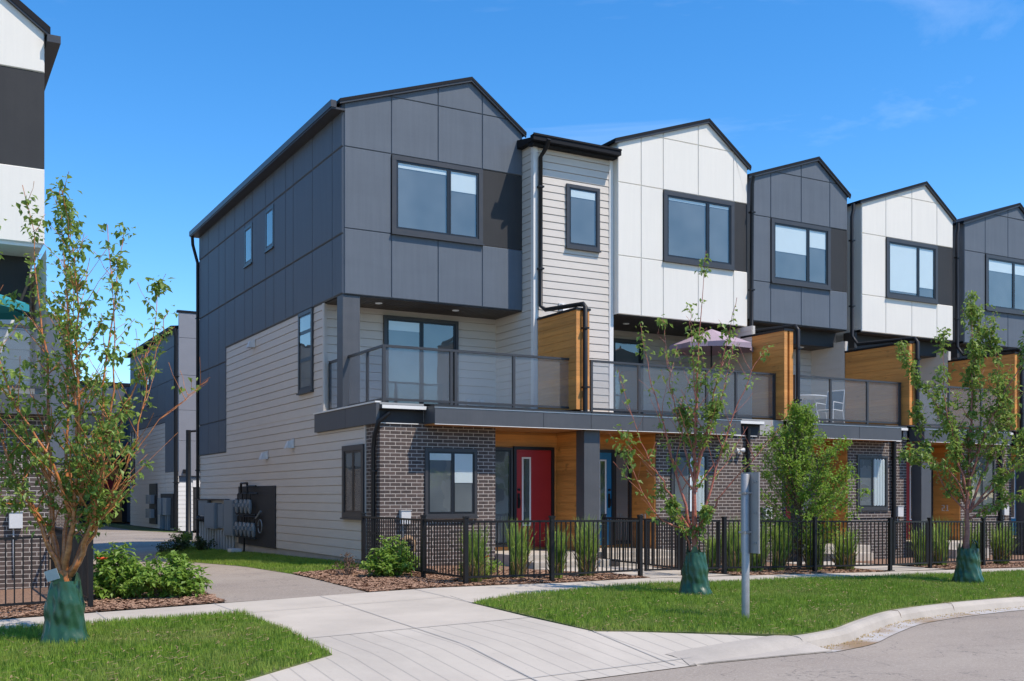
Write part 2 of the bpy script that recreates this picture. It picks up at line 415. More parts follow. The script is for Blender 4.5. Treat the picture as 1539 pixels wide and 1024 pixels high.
def window(parent, pl, pos, u0, u1, z0, z1, splits=(), hs_=(), trim=.085, blinds=(), name='window', proud=.05, glass='window_glass', sill=True, curtain=()):
    mb = MB(); e = proud
    mb.wb(pl, pos, u0, u1, z1-trim, z1, -.02, e); mb.wb(pl, pos, u0, u1, z0, z0+trim, -.02, e)
    mb.wb(pl, pos, u0, u0+trim, z0+trim, z1-trim, -.02, e-.002); mb.wb(pl, pos, u1-trim, u1, z0+trim, z1-trim, -.02, e-.002)
    if sill: mb.wb(pl, pos, u0-.012, u1+.012, z0-.035, z0-.001, -.02, e+.035)
    a0, a1, b0, b1 = u0+trim, u1-trim, z0+trim, z1-trim
    us = [a0]+[u0+(u1-u0)*s for s in splits]+[a1]; zs = [b0]+[z0+(z1-z0)*s for s in hs_]+[b1]
    st = .042
    for i in range(len(us)-1):
        for j in range(len(zs)-1):
            p, q, r, t_ = us[i], us[i+1], zs[j], zs[j+1]
            p += .004; q -= .004
            for (c0, c1, d0, d1) in ((p, q, t_-st, t_), (p, q, r, r+st), (p, p+st, r+st, t_-st), (q-st, q, r+st, t_-st)):
                mb.wb(pl, pos, c0, c1, d0, d1, -.02, e-.018, 1)
    fr = mb.build(name, ['frame_bronze', 'sash_black'], parent)
    g = MB(); bl = MB(); rm = MB()
    rm.wb(pl, pos, a0-.01, a1+.01, b0-.01, b1+.01, -.006, .004); rm.build('room_behind', 'room', fr)
    nb = False
    for i in range(len(us)-1):
        for j in range(len(zs)-1):
            p, q, r, t_ = us[i]+st, us[i+1]-st, zs[j]+st, zs[j+1]-st; g.quad(*[M3(pl, pos, a, b, .026) for a, b in (((p, r), (q, r), (q, t_), (p, t_)) if pl == 'y' else ((q, r), (p, r), (p, t_), (q, t_)))])
        if i < len(blinds) and blinds[i]:
            hh = (b1-b0)*blinds[i]; bl.wb(pl, pos, us[i]+st, us[i+1]-st, b1-hh, b1-.04, .009, .014); nb = True
    for (c0, c1) in curtain:
        a, b = u0+(u1-u0)*c0, u0+(u1-u0)*c1; n = 9
        for k in range(n): bl.wb(pl, pos, a+(b-a)*k/n, a+(b-a)*(k+.8)/n, b0+.03, b1-.02, .006, .010+.006*(k % 2)); nb = True
    g.build('pane', glass, fr)
    if nb: bl.build('blind', 'blind_white', fr)
    return fr
def numerals(txt, parent, x, ya, z, h):
    """raised digits on a wall facing -X, read along -Y"""
    segs = {'1': ['m'], '2': ['abged'], '7': ['abc'], '5': ['afgcd'], '9': ['abcdfg']}
    mb = MB(); t = h*.13; wd = h*.52; y = ya
    for ch in txt:
        s = segs[ch][0]; y1 = y-wd
        def hb(zc): mb.box(x-.02, x-.004, y1, y, zc-t/2, zc+t/2)
        def vb(yc, za, zb): mb.box(x-.021, x-.004, yc-t/2, yc+t/2, za, zb)
        if 'a' in s: hb(z+h-t/2)
        if 'g' in s: hb(z+h/2)
        if 'd' in s: hb(z+t/2)
        if 'f' in s: vb(y-t/2, z+h/2, z+h)
        if 'b' in s: vb(y1+t/2, z+h/2, z+h)
        if 'e' in s: vb(y-t/2, z, z+h/2)
        if 'c' in s: vb(y1+t/2, z, z+h/2)
        if 'm' in s: vb(y1+wd/2, z, z+h)
        if ch == '1':
            mb.box(x-.019, x-.004, y1+wd/2, y1+wd/2+t*1.5, z+h-t*.9, z+h-t*.05); hb(z+t/2)
        y = y1-h*.3
    return mb.build('house_number', 'numeral', parent)
def downspout(parent, pts, r=.042, name='downspout'):
    mb = MB(); mb.tube(pts, r, 8); 
    P = [Vector(p) for p in pts]
    for a, b in zip(P, P[1:]):
        if abs((b-a).normalized().z) > .95 and (b-a).length > 1.5:
            for k in (.2, .75):
                c = a.lerp(b, k); mb.box(c.x-r*1.25, c.x+r*1.25, c.y-r*1.25, c.y+r*1.25, c.z-.018, c.z+.018)
    return mb.build(name, 'metal_black', parent)

# ------------------------------------------------------------------ terrain
def g(x, y):
    z = 0.
    if x > 1: z -= .014*min(x-1, 25)
    if x < -1: z -= .026*min(-1-x, 7)
    if y < -4.3: z -= .02*(-4.3-max(y, -16))
    if y > 2: z -= .018*min(y-2, 12)
    return z
KX = [-8., -1., 1., 26.]; KY = [-16., -4.3, 2., 14.]
def patch(name, poly, mat, off=.0, zf=g, kind='structure', kx=(), ky=(), thick=0, parent=None):
    bm = bmesh.new(); bm.faces.new([bm.verts.new((x, y, 0)) for x, y in poly]); bm.normal_update()
    if bm.faces[:][0].normal.z < 0: bmesh.ops.reverse_faces(bm, faces=bm.faces[:])
    for x in KX+list(kx): bmesh.ops.bisect_plane(bm, geom=bm.faces[:]+bm.edges[:]+bm.verts[:], plane_co=(x, 0, 0), plane_no=(1, 0, 0), dist=1e-6)
    for y in KY+list(ky): bmesh.ops.bisect_plane(bm, geom=bm.faces[:]+bm.edges[:]+bm.verts[:], plane_co=(0, y, 0), plane_no=(0, 1, 0), dist=1e-6)
    bmesh.ops.triangulate(bm, faces=bm.faces[:])
    for v in bm.verts: v.co.z = zf(v.co.x, v.co.y)+off
    if thick:
        be = [e for e in bm.edges if e.is_boundary]
        r = bmesh.ops.extrude_edge_only(bm, edges=be)
        for v in r['geom']:
            if isinstance(v, bmesh.types.BMVert): v.co.z -= thick
    me = bpy.data.meshes.new(name); bm.to_mesh(me); bm.free(); me.materials.append(MATS[mat])
    o = bpy.data.objects.new(name, me); COL.objects.link(o); WL[o] = Vector((0, 0, 0))
    if kind: o['kind'] = kind
    return o
HZ = MB(); HZ.quad((-1500, -1500, -.9), (1500, -1500, -.9), (1500, 1500, -.9), (-1500, 1500, -.9)); HZ.build('terrain', 'lawn_base')['kind'] = 'structure'
KERB = [(.42, -10.56), (.75, -10.50), (1.3, -10.32), (2.11, -9.87), (3.2, -9.32), (4.0, -9.06), (4.75, -8.88), (5.7, -8.71), (6.67, -8.60), (8, -8.53), (10, -8.5), (16, -8.5), (60, -8.5)]
def smooth(P, n=4):
    o = []
    for i in range(len(P)-1):
        p0 = Vector(P[max(i-1, 0)]); p1 = Vector(P[i]); p2 = Vector(P[i+1]); p3 = Vector(P[min(i+2, len(P)-1)])
        for k in range(n):
            t = k/n
            o.append(.5*((2*p1)+(-p0+p2)*t+(2*p0-5*p1+4*p2-p3)*t*t+(-p0+3*p1-3*p2+p3)*t**3))
    o.append(Vector(P[-1])); return o
KS = smooth([(x, y, 0) for x, y in KERB])
def offs(K, d):
    o = []
    for i, p in enumerate(K):
        t = (K[min(i+1, len(K)-1)]-K[max(i-1, 0)]).normalized(); o.append(p+Vector((t.y, -t.x, 0))*d)
    return o
patch('ground', [(-90, -5.0), (95, -5.0), (95, 140), (-90, 140)], 'soil_base', -.05)
kb = MB()
prof = [(-.004, -.04), (0, 0), (.08, .002), (.12, -.012), (.15, -.045), (.185, -.142)]
rings = [offs(KS, d) for d, _ in prof]
for i in range(len(KS)-1):
    for j in range(len(prof)-1):
        q = []
        for (a, b) in ((i, j), (i+1, j), (i+1, j+1), (i, j+1)):
            p = rings[b][a]; fade = min(1., max(0., (p.x-.42)/.25))
            q.append((p.x, p.y, g(p.x, p.y)+.002+(prof[b][1] if prof[b][1] > -.1 else -.142)-(1-fade)*.0))
        kb.add(q, [(0, 1, 2, 3)], 0, True)
p0 = [rings[b][0] for b in range(len(prof))]
kb.add([(p.x, p.y, g(p.x, p.y)+.002+prof[b][1]) for b, p in enumerate(p0)]+[(p0[0].x, p0[0].y, g(p0[0].x, p0[0].y)-.13)], [tuple(range(len(prof)+1))])
for xj in (3.4, 4.95, 7.1, 9.6, 12.):      # tooled joints
    i = min(range(len(KS)), key=lambda k: abs(KS[k].x-xj)); p = KS[i]; t = (KS[i+1]-KS[i-1]).normalized(); nn = Vector((t.y, -t.x, 0))
    a = p; b = p+nn*.15
    kb.tube([(a.x, a.y, g(a.x, a.y)+.012), (b.x-nn.x*.03, b.y-nn.y*.03, g(b.x, b.y)+.012), (b.x, b.y, g(b.x, b.y)-.03), (b.x+nn.x*.02, b.y+nn.y*.02, g(b.x, b.y)-.12)], .0035, 5, 1)
kb.build('kerb', ['kerb_concrete', 'soil_base'])['kind'] = 'structure'
GA = offs(KS, .17); GB = offs(KS, .46)
gt = MB()
for i in range(len(KS)-1):
    q = [GA[i], GA[i+1], GB[i+1], GB[i]]
    gt.add([(p.x, p.y, g(p.x, p.y)-(.128 if k in (0, 1) else .118)) for k, p in enumerate(q)], [(0, 1, 2, 3)])
gt.build('gutter', 'gutter_concrete')['kind'] = 'structure'
def zroad(x, y): return g(x, y)
road = [(-90, -10.9), (.55, -10.9)]+[(p.x, p.y) for p in GB if p.x > .6]+[(95, -8.95), (95, -70), (-90, -70)]
patch('road', road, 'asphalt', -.124)
def zap(x, y):
    y0 = -9.3
    if x > -1.31: y0 = -9.31-1.2*min(1, (x+1.31)/1.75)
    if x < -4.25: y0 = -9.12-1.6*min(1, (-4.25-x)/2.05)
    k = min(1., max(0., (y0-y)/max(.05, y0+10.9))); return g(x, y)-.118*k
patch('apron', [(-4.25, -9.12), (-4.2, -8.0), (-1.34, -8.0), (-1.31, -9.31), (.40, -10.55), (.62, -10.98), (-6.7, -10.98), (-6.3, -10.72), (-5.33, -9.92)], 'concrete_scored', .002, zap, kx=[-6.6+.22*i for i in range(33)], ky=[-9.0-.2*i for i in range(10)])
patch('driveway', [(-4.4, -5.5), (-4.15, -7.36), (-4.2, -7.99), (-1.34, -7.99), (-1.31, -6.4), (-1.0, -5.5)], 'concrete', .002)
patch('sidewalk', [(-60, -5.45), (-4.9, -5.58), (-4.2, -5.78), (-4.2, -5.52), (-1.2, -5.52), (-1.31, -6.42), (-.3, -5.98), (.9, -5.62), (2.2, -5.38), (6, -5.24), (60, -5.2), (60, -4.42), (6, -4.3), (3.2, -4.22), (1.2, -4.6), (-.4, -4.52), (-2, -4.46), (-60, -4.38)], 'concrete', .006, thick=.08)
patch('kerb_transition', [(-1.15, -10.62), (.40, -10.44), (.47, -10.60), (.60, -10.97), (-1.3, -10.97)], 'kerb_concrete', .008, zap, kx=[-1.1+.25*i for i in range(7)], ky=[-10.5, -10.65, -10.8])
wd = MB(); K = 8; prev = None
for i in range(K+1):
    f = i/K; top = lambda x, y: (1-f)*(g(x, y)+.003)+f*(zap(x, y)+.010)
    pa = (.44-1.65*f, -10.53-.06*f); pb = (.47-1.68*f, -10.66-.12*f); pc = (.50-1.72*f, -10.74-.22*f); pd = (pa[0]-.02, pa[1]+.10)
    ring = [(pd[0], pd[1], top(*pd)-.004), (pa[0], pa[1], top(*pa)), (pb[0], pb[1], top(*pb)-.012), (pc[0], pc[1], zap(*pc)+.012-(1-f)*.01), (pc[0], pc[1]-.05, zap(*pc)-.02)]
    if prev: wd.add(prev+ring, [(j, j+1, 6+j, 5+j) for j in range(4)], 0, True)
    prev = ring
wd.build('kerb_ramp', 'kerb_concrete')['kind'] = 'structure'
jt = MB()                                           # tooled joints across the pavement
for a, b in (((-2.76, -4.5), (-2.93, -10.9)), ((-1.3, -4.5), (-1.3, -6.4)), ((-4.25, -4.45), (-4.2, -5.7)), ((.6, -4.55), (.6, -5.7)), ((2.1, -4.45), (2.1, -5.4)), ((3.7, -4.3), (3.7, -5.3)), ((5.3, -4.3), (5.3, -5.25)), ((7, -4.35), (7, -5.2)), ((8.7, -4.35), (8.7, -5.2)), ((-5.75, -4.4), (-5.75, -5.45)),
             ((-4.15, -7.99), (-1.34, -7.99)), ((-4.1, -5.62), (-1.3, -5.62)), ((-6.3, -10.72), (.5, -10.72)), ((-1.31, -9.31), (-1.42, -10.9))):
    a = Vector((*a, 0)); b = Vector((*b, 0)); d = (b-a).normalized(); nn = Vector((-d.y, d.x, 0))*.007; K = 14
    for i in range(K):
        p = a.lerp(b, i/K); q = a.lerp(b, (i+1)/K)
        jt.add([(p.x+s*nn.x, p.y+s*nn.y, zap(p.x, p.y)+.0095) for s in (1, -1)]+[(q.x+s*nn.x, q.y+s*nn.y, zap(q.x, q.y)+.0095) for s in (-1, 1)], [(0, 1, 2, 3)])
jt.build('pavement_joints', 'concrete_old')['kind'] = 'structure'
patch('lane', [(-4.12, -4.40), (-2.02, -4.46), (-1.9, -2.2), (-1.86, -.4), (-2.06, 2.6), (-2.42, 5.5), (-2.35, 8.5), (-2.0, 11), (-.7, 15), (6, 16.5), (14, 17), (14, 27), (6, 28), (2.4, 29.5), (1.4, 33), (1.3, 62), (-1.2, 62), (-1.5, 34), (-3.0, 22), (-4.6, 14), (-4.2, 8), (-3.9, -1.3), (-4.0, -3.2)], 'asphalt', .004)
mulch1 = patch('mulch_bed', [(-2.0, -4.44), (-.42, -4.5), (1.2, -4.58), (3.2, -4.2), (3.2, -2.9), (2.5, -1.6), (2.5, .02), (.0, .02), (-.0, .7), (-.6, .1), (-1.8, -.35), (-1.9, -2.2)], 'mulch', .012)
patch('mulch_bed', [(-5.75, -4.36), (-4.08, -4.38), (-3.98, -3.2), (-3.92, -1.3), (-4.15, 3), (-5.75, 3)], 'mulch', .012)
patch('mulch_bed', [(-9.5, -4.36), (-5.75, -4.36), (-5.75, .0), (-9.5, .0)], 'mulch', .010)
patch('mulch_bed', [(5.3, -4.28), (8.9, -4.35), (8.9, -1.0), (5.9, -.9), (5.3, -1.5)], 'mulch', .012)
patch('mulch_bed', [(11.0, -4.3), (14.0, -4.3), (25, -4.3), (25, .1), (16.6, .1), (11.0, -1.0)], 'mulch', .010)
patch('mulch_bed', [(-2.2, 10.2), (-1.2, 10.0), (-.2, 12.2), (-.6, 14.2), (-1.5, 12.6)], 'mulch', .012)
patch('grass_strip', [(-1.86, -.38), (-.6, .1), (0, .72), (0, 14.4), (-.65, 15), (-2.0, 11), (-2.35, 8.5), (-2.42, 5.5), (-2.06, 2.6)], 'lawn_base', .008)
patch('grass_strip', [(1.4, 33), (2.4, 29.5), (2.9, 31), (2.9, 48), (1.35, 48)], 'lawn_base', .008)
patch('garden_path', [(3.22, -4.3), (5.1, -4.2), (5.1, -1.3), (3.2, -1.3), (2.7, -1.3), (2.7, -2.2), (3.2, -2.8)], 'concrete', .014)
patch('garden_path', [(9.1, -4.3), (10.8, -4.2), (10.8, -1.1), (9.1, -1.1)], 'concrete', .014)
patch('garden_path', [(-7.6, -4.3), (-6.75, -4.3), (-6.75, -.6), (-7.6, -.6)], 'concrete', .014)

def inpoly(P, poly):
    x, y = P[:, 0], P[:, 1]; c = np.zeros(len(P), bool); n = len(poly); j = n-1
    for i in range(n):
        xi, yi = poly[i]; xj, yj = poly[j]
        cond = ((yi > y) != (yj > y)) & (x < (xj-xi)*(y-yi)/(yj-yi+1e-12)+xi)
        c ^= cond; j = i
    return c
LR = [(-1.31, -6.4), (-.3, -5.97), (.9, -5.61), (2.2, -5.37), (6, -5.23), (60, -5.19)]+[(p.x, p.y) for p in KS[::-1]]+[(.33, -10.46), (-.43, -9.93), (-1.31, -9.31)]
LL = [(-4.2, -5.76), (-4.87, -5.57), (-7, -5.44), (-40, -5.42), (-40, -10.9), (-6.3, -10.72), (-5.33, -9.92), (-4.25, -9.12), (-4.15, -7.36)]
patch('lawn', LR, 'lawn_base', .012, thick=.2); patch('lawn', LL, 'lawn_base', .012, thick=.2)
def blades(name, poly, bb, dens, h0, h1, wd, mat, lean=.45, zoff=.01):
    A = (bb[1]-bb[0])*(bb[3]-bb[2]); n = int(A*dens)
    P = np.stack([rng.uniform(bb[0], bb[1], n), rng.uniform(bb[2], bb[3], n)], 1); P = P[inpoly(P, poly)]; n = len(P)
    pat = .5+.5*np.sin(P[:, 0]*2.1+np.sin(P[:, 1]*1.7)*1.3)*np.sin(P[:, 1]*2.6+1.1*np.sin(P[:, 0]*1.3))
    z = np.array([g(a, b) for a, b in P])+zoff
    h = rng.uniform(h0, h1, n)*(.75+.5*pat*rng.uniform(.6, 1, n)); a = rng.uniform(0, 2*math.pi, n); la = rng.uniform(0, 2*math.pi, n); ln = h*rng.uniform(.1, lean, n)
    w2 = wd*rng.uniform(.6, 1.2, n)/2
    V = np.zeros((n, 3, 3)); dx, dy = np.cos(a)*w2, np.sin(a)*w2
    V[:, 0] = np.stack([P[:, 0]-dx, P[:, 1]-dy, z], 1); V[:, 1] = np.stack([P[:, 0]+dx, P[:, 1]+dy, z], 1)
    V[:, 2] = np.stack([P[:, 0]+np.cos(la)*ln, P[:, 1]+np.sin(la)*ln, z+h], 1)
    me = bpy.data.meshes.new(name); me.vertices.add(3*n); me.vertices.foreach_set('co', V.ravel())
    me.loops.add(3*n); me.loops.foreach_set('vertex_index', np.arange(3*n, dtype=np.int32)); me.polygons.add(n)
    me.polygons.foreach_set('loop_start', np.arange(0, 3*n, 3, dtype=np.int32)); me.update(); me.validate()
    me.materials.append(MATS[mat]); o = bpy.data.objects.new(name, me); COL.objects.link(o)
    return prop(o, kind='stuff')
prop(blades('grass', LR, (-1.4, 17, -10.6, -5.15), 2500, .03, .09, .012, 'grass_blade'), 'mown green lawn beside the curved kerb', 'grass')
prop(blades('grass', LL, (-8.2, -4.1, -10.9, -5.4), 3300, .03, .095, .011, 'grass_blade'), 'green lawn left of the concrete driveway', 'grass')
GS = [(-1.86, -.38), (-.6, .1), (0, .72), (0, 14.4), (-.65, 15), (-2.0, 11), (-2.35, 8.5), (-2.42, 5.5), (-2.06, 2.6)]
prop(blades('grass', GS, (-2.5, 0, -.4, 15), 1300, .035, .07, .014, 'grass_blade'), 'narrow grass strip along the grey side wall', 'grass')
def chips(name, polys, dens, label):
    mb = MB()
    for poly in polys:
        xs = [p[0] for p in poly]; ys = [p[1] for p in poly]
        n = int((max(xs)-min(xs))*(max(ys)-min(ys))*dens)
        P = np.stack([rng.uniform(min(xs), max(xs), n), rng.uniform(min(ys), max(ys), n)], 1)
        for x, y in P[inpoly(P, poly)]:
            l = random.uniform(.02, .065); a = random.uniform(0, 6.28); t = random.uniform(-.5, .5); w_ = random.uniform(.005, .012); z = g(x, y)+.02
            dx, dy = math.cos(a)*l, math.sin(a)*l; nx, ny = -math.sin(a)*w_, math.cos(a)*w_
            mb.quad((x-dx-nx, y-dy-ny, z-t*l*.4), (x+dx-nx, y+dy-ny, z+t*l*.6), (x+dx+nx, y+dy+ny, z+t*l*.6+.008), (x-dx+nx, y-dy+ny, z-t*l*.4+.008))
    o = mb.build(name, 'chip'); return prop(o, label, 'wood chips', kind='stuff')
chips('wood_chips', [[(-2.0, -4.44), (-.42, -4.5), (1.2, -4.58), (3.2, -4.2), (3.2, -2.9), (.0, -.1), (-1.8, -.35), (-1.9, -2.2)]], 900, 'reddish brown bark chips around the corner shrub')
chips('wood_chips', [[(-5.75, -4.36), (-4.08, -4.38), (-3.92, -1.3), (-5.75, -1)], [(-7.4, -4.36), (-5.75, -4.36), (-5.75, -2.6), (-7.4, -2.6)]], 700, 'bark chips under the leafy bushes left of the lane')
chips('wood_chips', [[(5.3, -4.28), (8.9, -4.35), (8.9, -2.9), (5.3, -2.9)], [(11.0, -4.3), (15, -4.3), (15, -2.8), (11.0, -2.8)]], 500, 'bark chips under the tall grasses by the fence')
# ------------------------------------------------------------------ townhouses
def gable_roof(parent, x0, x1, xp, zl, zr, zp, yf, yb, th=.13):
    mb = MB()
    for (a, za, b, zb) in ((x0, zl, xp, zp), (xp, zp, x1, zr)):
        mb.add([(a, yf, za), (b, yf, zb), (b, yf, zb+th), (a, yf, za+th), (a, yb, za), (b, yb, zb), (b, yb, zb+th), (a, yb, za+th)],
               [(0, 1, 2, 3), (7, 6, 5, 4), (3, 2, 6, 7), (4, 5, 1, 0), (0, 3, 7, 4), (1, 5, 6, 2)])
        mb.add([(a, yf+.012, za-.04), (b, yf+.012, zb-.04), (b, yf+.012, zb+.002), (a, yf+.012, za+.002),
                (a, yf+.05, za-.05), (b, yf+.05, zb-.05), (b, yf+.05, zb+.002), (a, yf+.05, za+.002)], [(0, 1, 2, 3), (4, 7, 6, 5), (0, 4, 5, 1), (3, 2, 6, 7)], 1)
    return mb.build('roof', ['roof_dark', 'frame_bronze'], parent, recalc=True)
def railing(parent, xa, xb, y, posts, z0=3.2, z1=4.3, side=None):
    fr = MB()
    fr.box(xa-.03, xb+.03, y-.03, y+.03, z1-.045, z1); fr.box(xa, xb, y-.02, y+.02, z0+.03, z0+.075)
    o = None; gl = MB()
    for x in posts: fr.box(x-.028, x+.028, y-.026, y+.026, z0-.05, z1-.045)
    for a, b in zip(posts, posts[1:]):
        if b-a > .2: gl.box(a+.04, b-.04, y-.004, y+.004, z0+.075, z1-.045)
    if side:
        xs, ys = side
        fr.box(xs-.03, xs+.03, y+.03, ys[-1], z1-.045, z1); fr.box(xs-.02, xs+.02, y, ys[-1], z0+.03, z0+.075)
        for q in ys[1:]: fr.box(xs-.026, xs+.026, q-.028, q+.028, z0-.05, z1-.045)
        for a, b in zip(ys, ys[1:]): gl.box(xs-.004, xs+.004, a+.04, b-.04, z0+.075, z1-.045)
    o = fr.build('railing', 'frame_bronze', parent); gl.build('glass_panel', 'rail_glass', o)
    return o
def sliding_door(parent, x0, x1, z0, z1, pos, blinds=()):
    return window(parent, 'y', pos, x0, x1, z0, z1, (.5,), (), .07, blinds, 'balcony_door', .06, sill=False)
def front_door(parent, x0, x1, z0, z1, pos, mat, lite, hx, lockside=-1):
    mb = MB(); t = .065
    mb.wb('y', pos, x0-t, x0, z0, z1+t, -.02, .05, 1); mb.wb('y', pos, x1, x1+t, z0, z1+t, -.02, .05, 1); mb.wb('y', pos, x0, x1, z1, z1+t, -.02, .049, 1)
    mb.wb('y', pos, x0+.004, x1-.004, z0, z1-.004, -.02, .02, 0)
    d = mb.build('front_door', [mat, 'sash_black'], parent)
    l0, l1, a, b = lite; f = MB(); s = .035
    f.wb('y', pos, l0, l1, b-s, b, .02, .034); f.wb('y', pos, l0, l1, a, a+s, .02, .034); f.wb('y', pos, l0, l0+s, a+s, b-s, .02, .033); f.wb('y', pos, l1-s, l1, a+s, b-s, .02, .033)
    f.build('lite_frame', 'trim_white', d); q = MB(); q.wb('y', pos, l0+s, l1-s, a+s, b-s, .021, .023); q.build('room_behind', 'room', d)
    q = MB(); q.wb('y', pos, l0+s, l1-s, a+s, b-s, .026, .029); q.build('pane', 'window_glass', d)
    h = MB(); zc = z0+1.0
    h.wb('y', pos, hx-.03, hx+.03, zc-.16, zc+.16, .02, .032); h.tube([(hx, pos-.035, zc-.13), (hx, pos-.085, zc-.11), (hx, pos-.09, zc+.02), (hx, pos-.035, zc+.05)], .013, 8)
    h.lathe((hx, pos-.02, zc+.12), [(.001, 0), (.001, 0)], 6) if False else None
    h.tube([(hx, pos-.02, zc+.24), (hx, pos-.06, zc+.24)], .028, 12); h.build('handle', 'metal_black', d)
    return d
def screen(parent, x0, x1, ya, yb, z0=3.2, z1=5.33):
    mb = MB()
    planks(mb, 'x', x0+.02, ya+.0, yb, z0, z1-.05, .165)
    mb.box(x0+.03, x1-.03, ya+.03, yb, z0, z1-.05)
    mb.box(x0-.005, x0+.09, ya-.02, ya+.02, z0, z1-.052); mb.box(x1-.13, x1-.02, ya-.02, ya+.02, z0, z1-.052)
    mb.box(x0-.02, x1+.01, ya-.035, yb, z1-.05, z1, 1)
    return mb.build('privacy_screen', ['cedar', 'metal_black'], parent)
def vent(parent, pl, pos, u, z, s=.16):
    mb = MB()
    mb.wb(pl, pos, u-s*.55, u+s*.55, z-s*.5, z+s*.6, 0, .02)
    a = [M3(pl, pos, u-s*.45, z+s*.5, .02), M3(pl, pos, u+s*.45, z+s*.5, .02), M3(pl, pos, u+s*.5, z-s*.5, .02), M3(pl, pos, u-s*.5, z-s*.5, .02),
         M3(pl, pos, u-s*.35, z+s*.35, .02+s*.55), M3(pl, pos, u+s*.35, z+s*.35, .02+s*.55), M3(pl, pos, u+s*.5, z-s*.55, .02+s*.9), M3(pl, pos, u-s*.5, z-s*.55, .02+s*.9)]
    mb.add(a, [(4, 5, 6, 7), (0, 1, 5, 4), (1, 2, 6, 5), (3, 0, 4, 7)])
    return mb.build('vent_hood', 'vent_white', parent, recalc=True)
def downlights(parent, pts):
    for x, y, z in pts:
        mb = MB(); mb.lathe((x, y, z-.012), [(.075, 0), (.08, .012)], 16); mb.build('downlight', 'blind_white', parent)
def utility_box(parent, x, y, z):
    mb = MB(); mb.box(x-.1, x+.1, y-.11, y, z-.14, z+.12); mb.box(x-.115, x+.115, y-.125, y, z+.12, z+.135, 1)
    mb.tube([(x-.03, y-.03, z-.14), (x-.03, y-.03, z-.5), (x-.02, y-.03, .1)], .014, 6, 1)
    return mb.build('utility_box', ['vent_white', 'metal_black'], parent, bev=.006)
YB = 14.45
def box_front(parent, P, mat):
    """cantilevered gabled box: P = dict(x0,x1,xp,zp,y,z0,cols,win(x0,x1))"""
    x0, x1, xp, zp, y, z0 = P['x0'], P['x1'], P['xp'], P['zp'], P['y'], P['z0']
    zl = zp-.335*(xp-x0); zr = zp-.72*(x1-xp)
    poly = [(x0, z0), (x1, z0), (x1, zr), (xp, zp), (x0, zl)]
    wx0, wx1 = P['win']
    segs = []
    mids = P['cols']
    mb = panels('y', y, poly, [], [6.93, 8.62, 9.83], excl=[(wx1, x1, 6.93, 8.62), (wx0, wx1, 6.93, 8.62)],
                segs=[('u', c, -9, 99) for c in mids])
    mb.build('gable_front', mat, parent)
    d = MB(); d.wb('y', y, wx1+.01, x1, 6.94, 8.61, 0, .006); d.build('dark_panel', 'panel_dark', parent)
    s = MB(); s.quad((x0, y, z0), (x0, YB, z0), (x0, YB, zl), (x0, y, zl)); s.quad((x1, y, z0), (x1, YB, z0), (x1, YB, zr), (x1, y, zr))
    for zz in (6.93, 8.62): s.box(x0-.002, x0+.02, y, YB, zz-.008, zz+.008)
    s.build('box_side', mat, parent)
    gable_roof(parent, x0-.12, x1+.06, xp, zp-.335*(xp-x0+.12)+.02, zp-.72*(x1-xp+.06)+.02, zp+.02, y-.1, YB, .065)
    window(parent, 'y', y, wx0, wx1, 6.95, 8.60, (.62,), (), .1, P.get('blinds', ()), proud=.06)
    return zl, zr
def soffit(parent, x0, x1, y0, y1, z):
    mb = MB(); x = x0
    while x < x1-.01:
        mb.box(x+.004, min(x+.1, x1)-.004, y0, y1, z-.02, z); x += .1
    mb.box(x0, x1, y0, y1, z-.006, z+.05)
    return mb.build('soffit', 'soffit_dark', parent)
def fascia(parent, x0, x1, joints, xn0=None, notch=None):
    """deck edge; x0..x1 is the proud part, notch = (xa, xb) set back with an open gutter"""
    mb = MB(); yf = -.5
    js = [x0]+list(joints)+[x1]
    mb.box(x0, x1, yf+.012, -.02, 2.785, 3.1)
    for a, b in zip(js, js[1:]): mb.box(a+.005, b-.005, yf, yf+.03, 2.77, 3.075)
    mb.box(x0-.01, x1+.01, yf-.02, -.0, 3.1, 3.125, 1); mb.box(x0, x1, -.0, .25, 2.8, 3.19, 1)
    mb.box(x0, x1, yf-.008, yf+.012, 3.077, 3.098, 2); mb.box(x0, x1, yf-.006, yf+.012, 2.757, 2.768, 2)
    o = mb.build('deck_fascia', ['fascia_dark', 'frame_bronze', 'trim_white'], parent)
    s = MB(); s.box(x0+.02, x1-.02, yf+.03, .9, 2.762, 2.78); s.build('porch_ceiling', 'soffit_cedar', parent)
    if notch:
        a, b = notch; q = MB()
        q.box(a, b, -.02, .2, 2.79, 3.05, 0)
        q.box(a-.02, b, -.16, -.02, 3.04, 3.055, 1); q.box(a-.02, b, -.17, -.155, 3.055, 3.12, 3); q.box(a-.02, b, -.02, .1, 3.055, 3.14, 1)
        q.box(a, b-.1, -.035, -.02, 2.775, 2.79, 2)
        q.build('deck_gutter', ['panel_dark', 'metal_black', 'trim_white', 'trim_white'], parent)
    return o
GRP = 'row townhouses along the street'
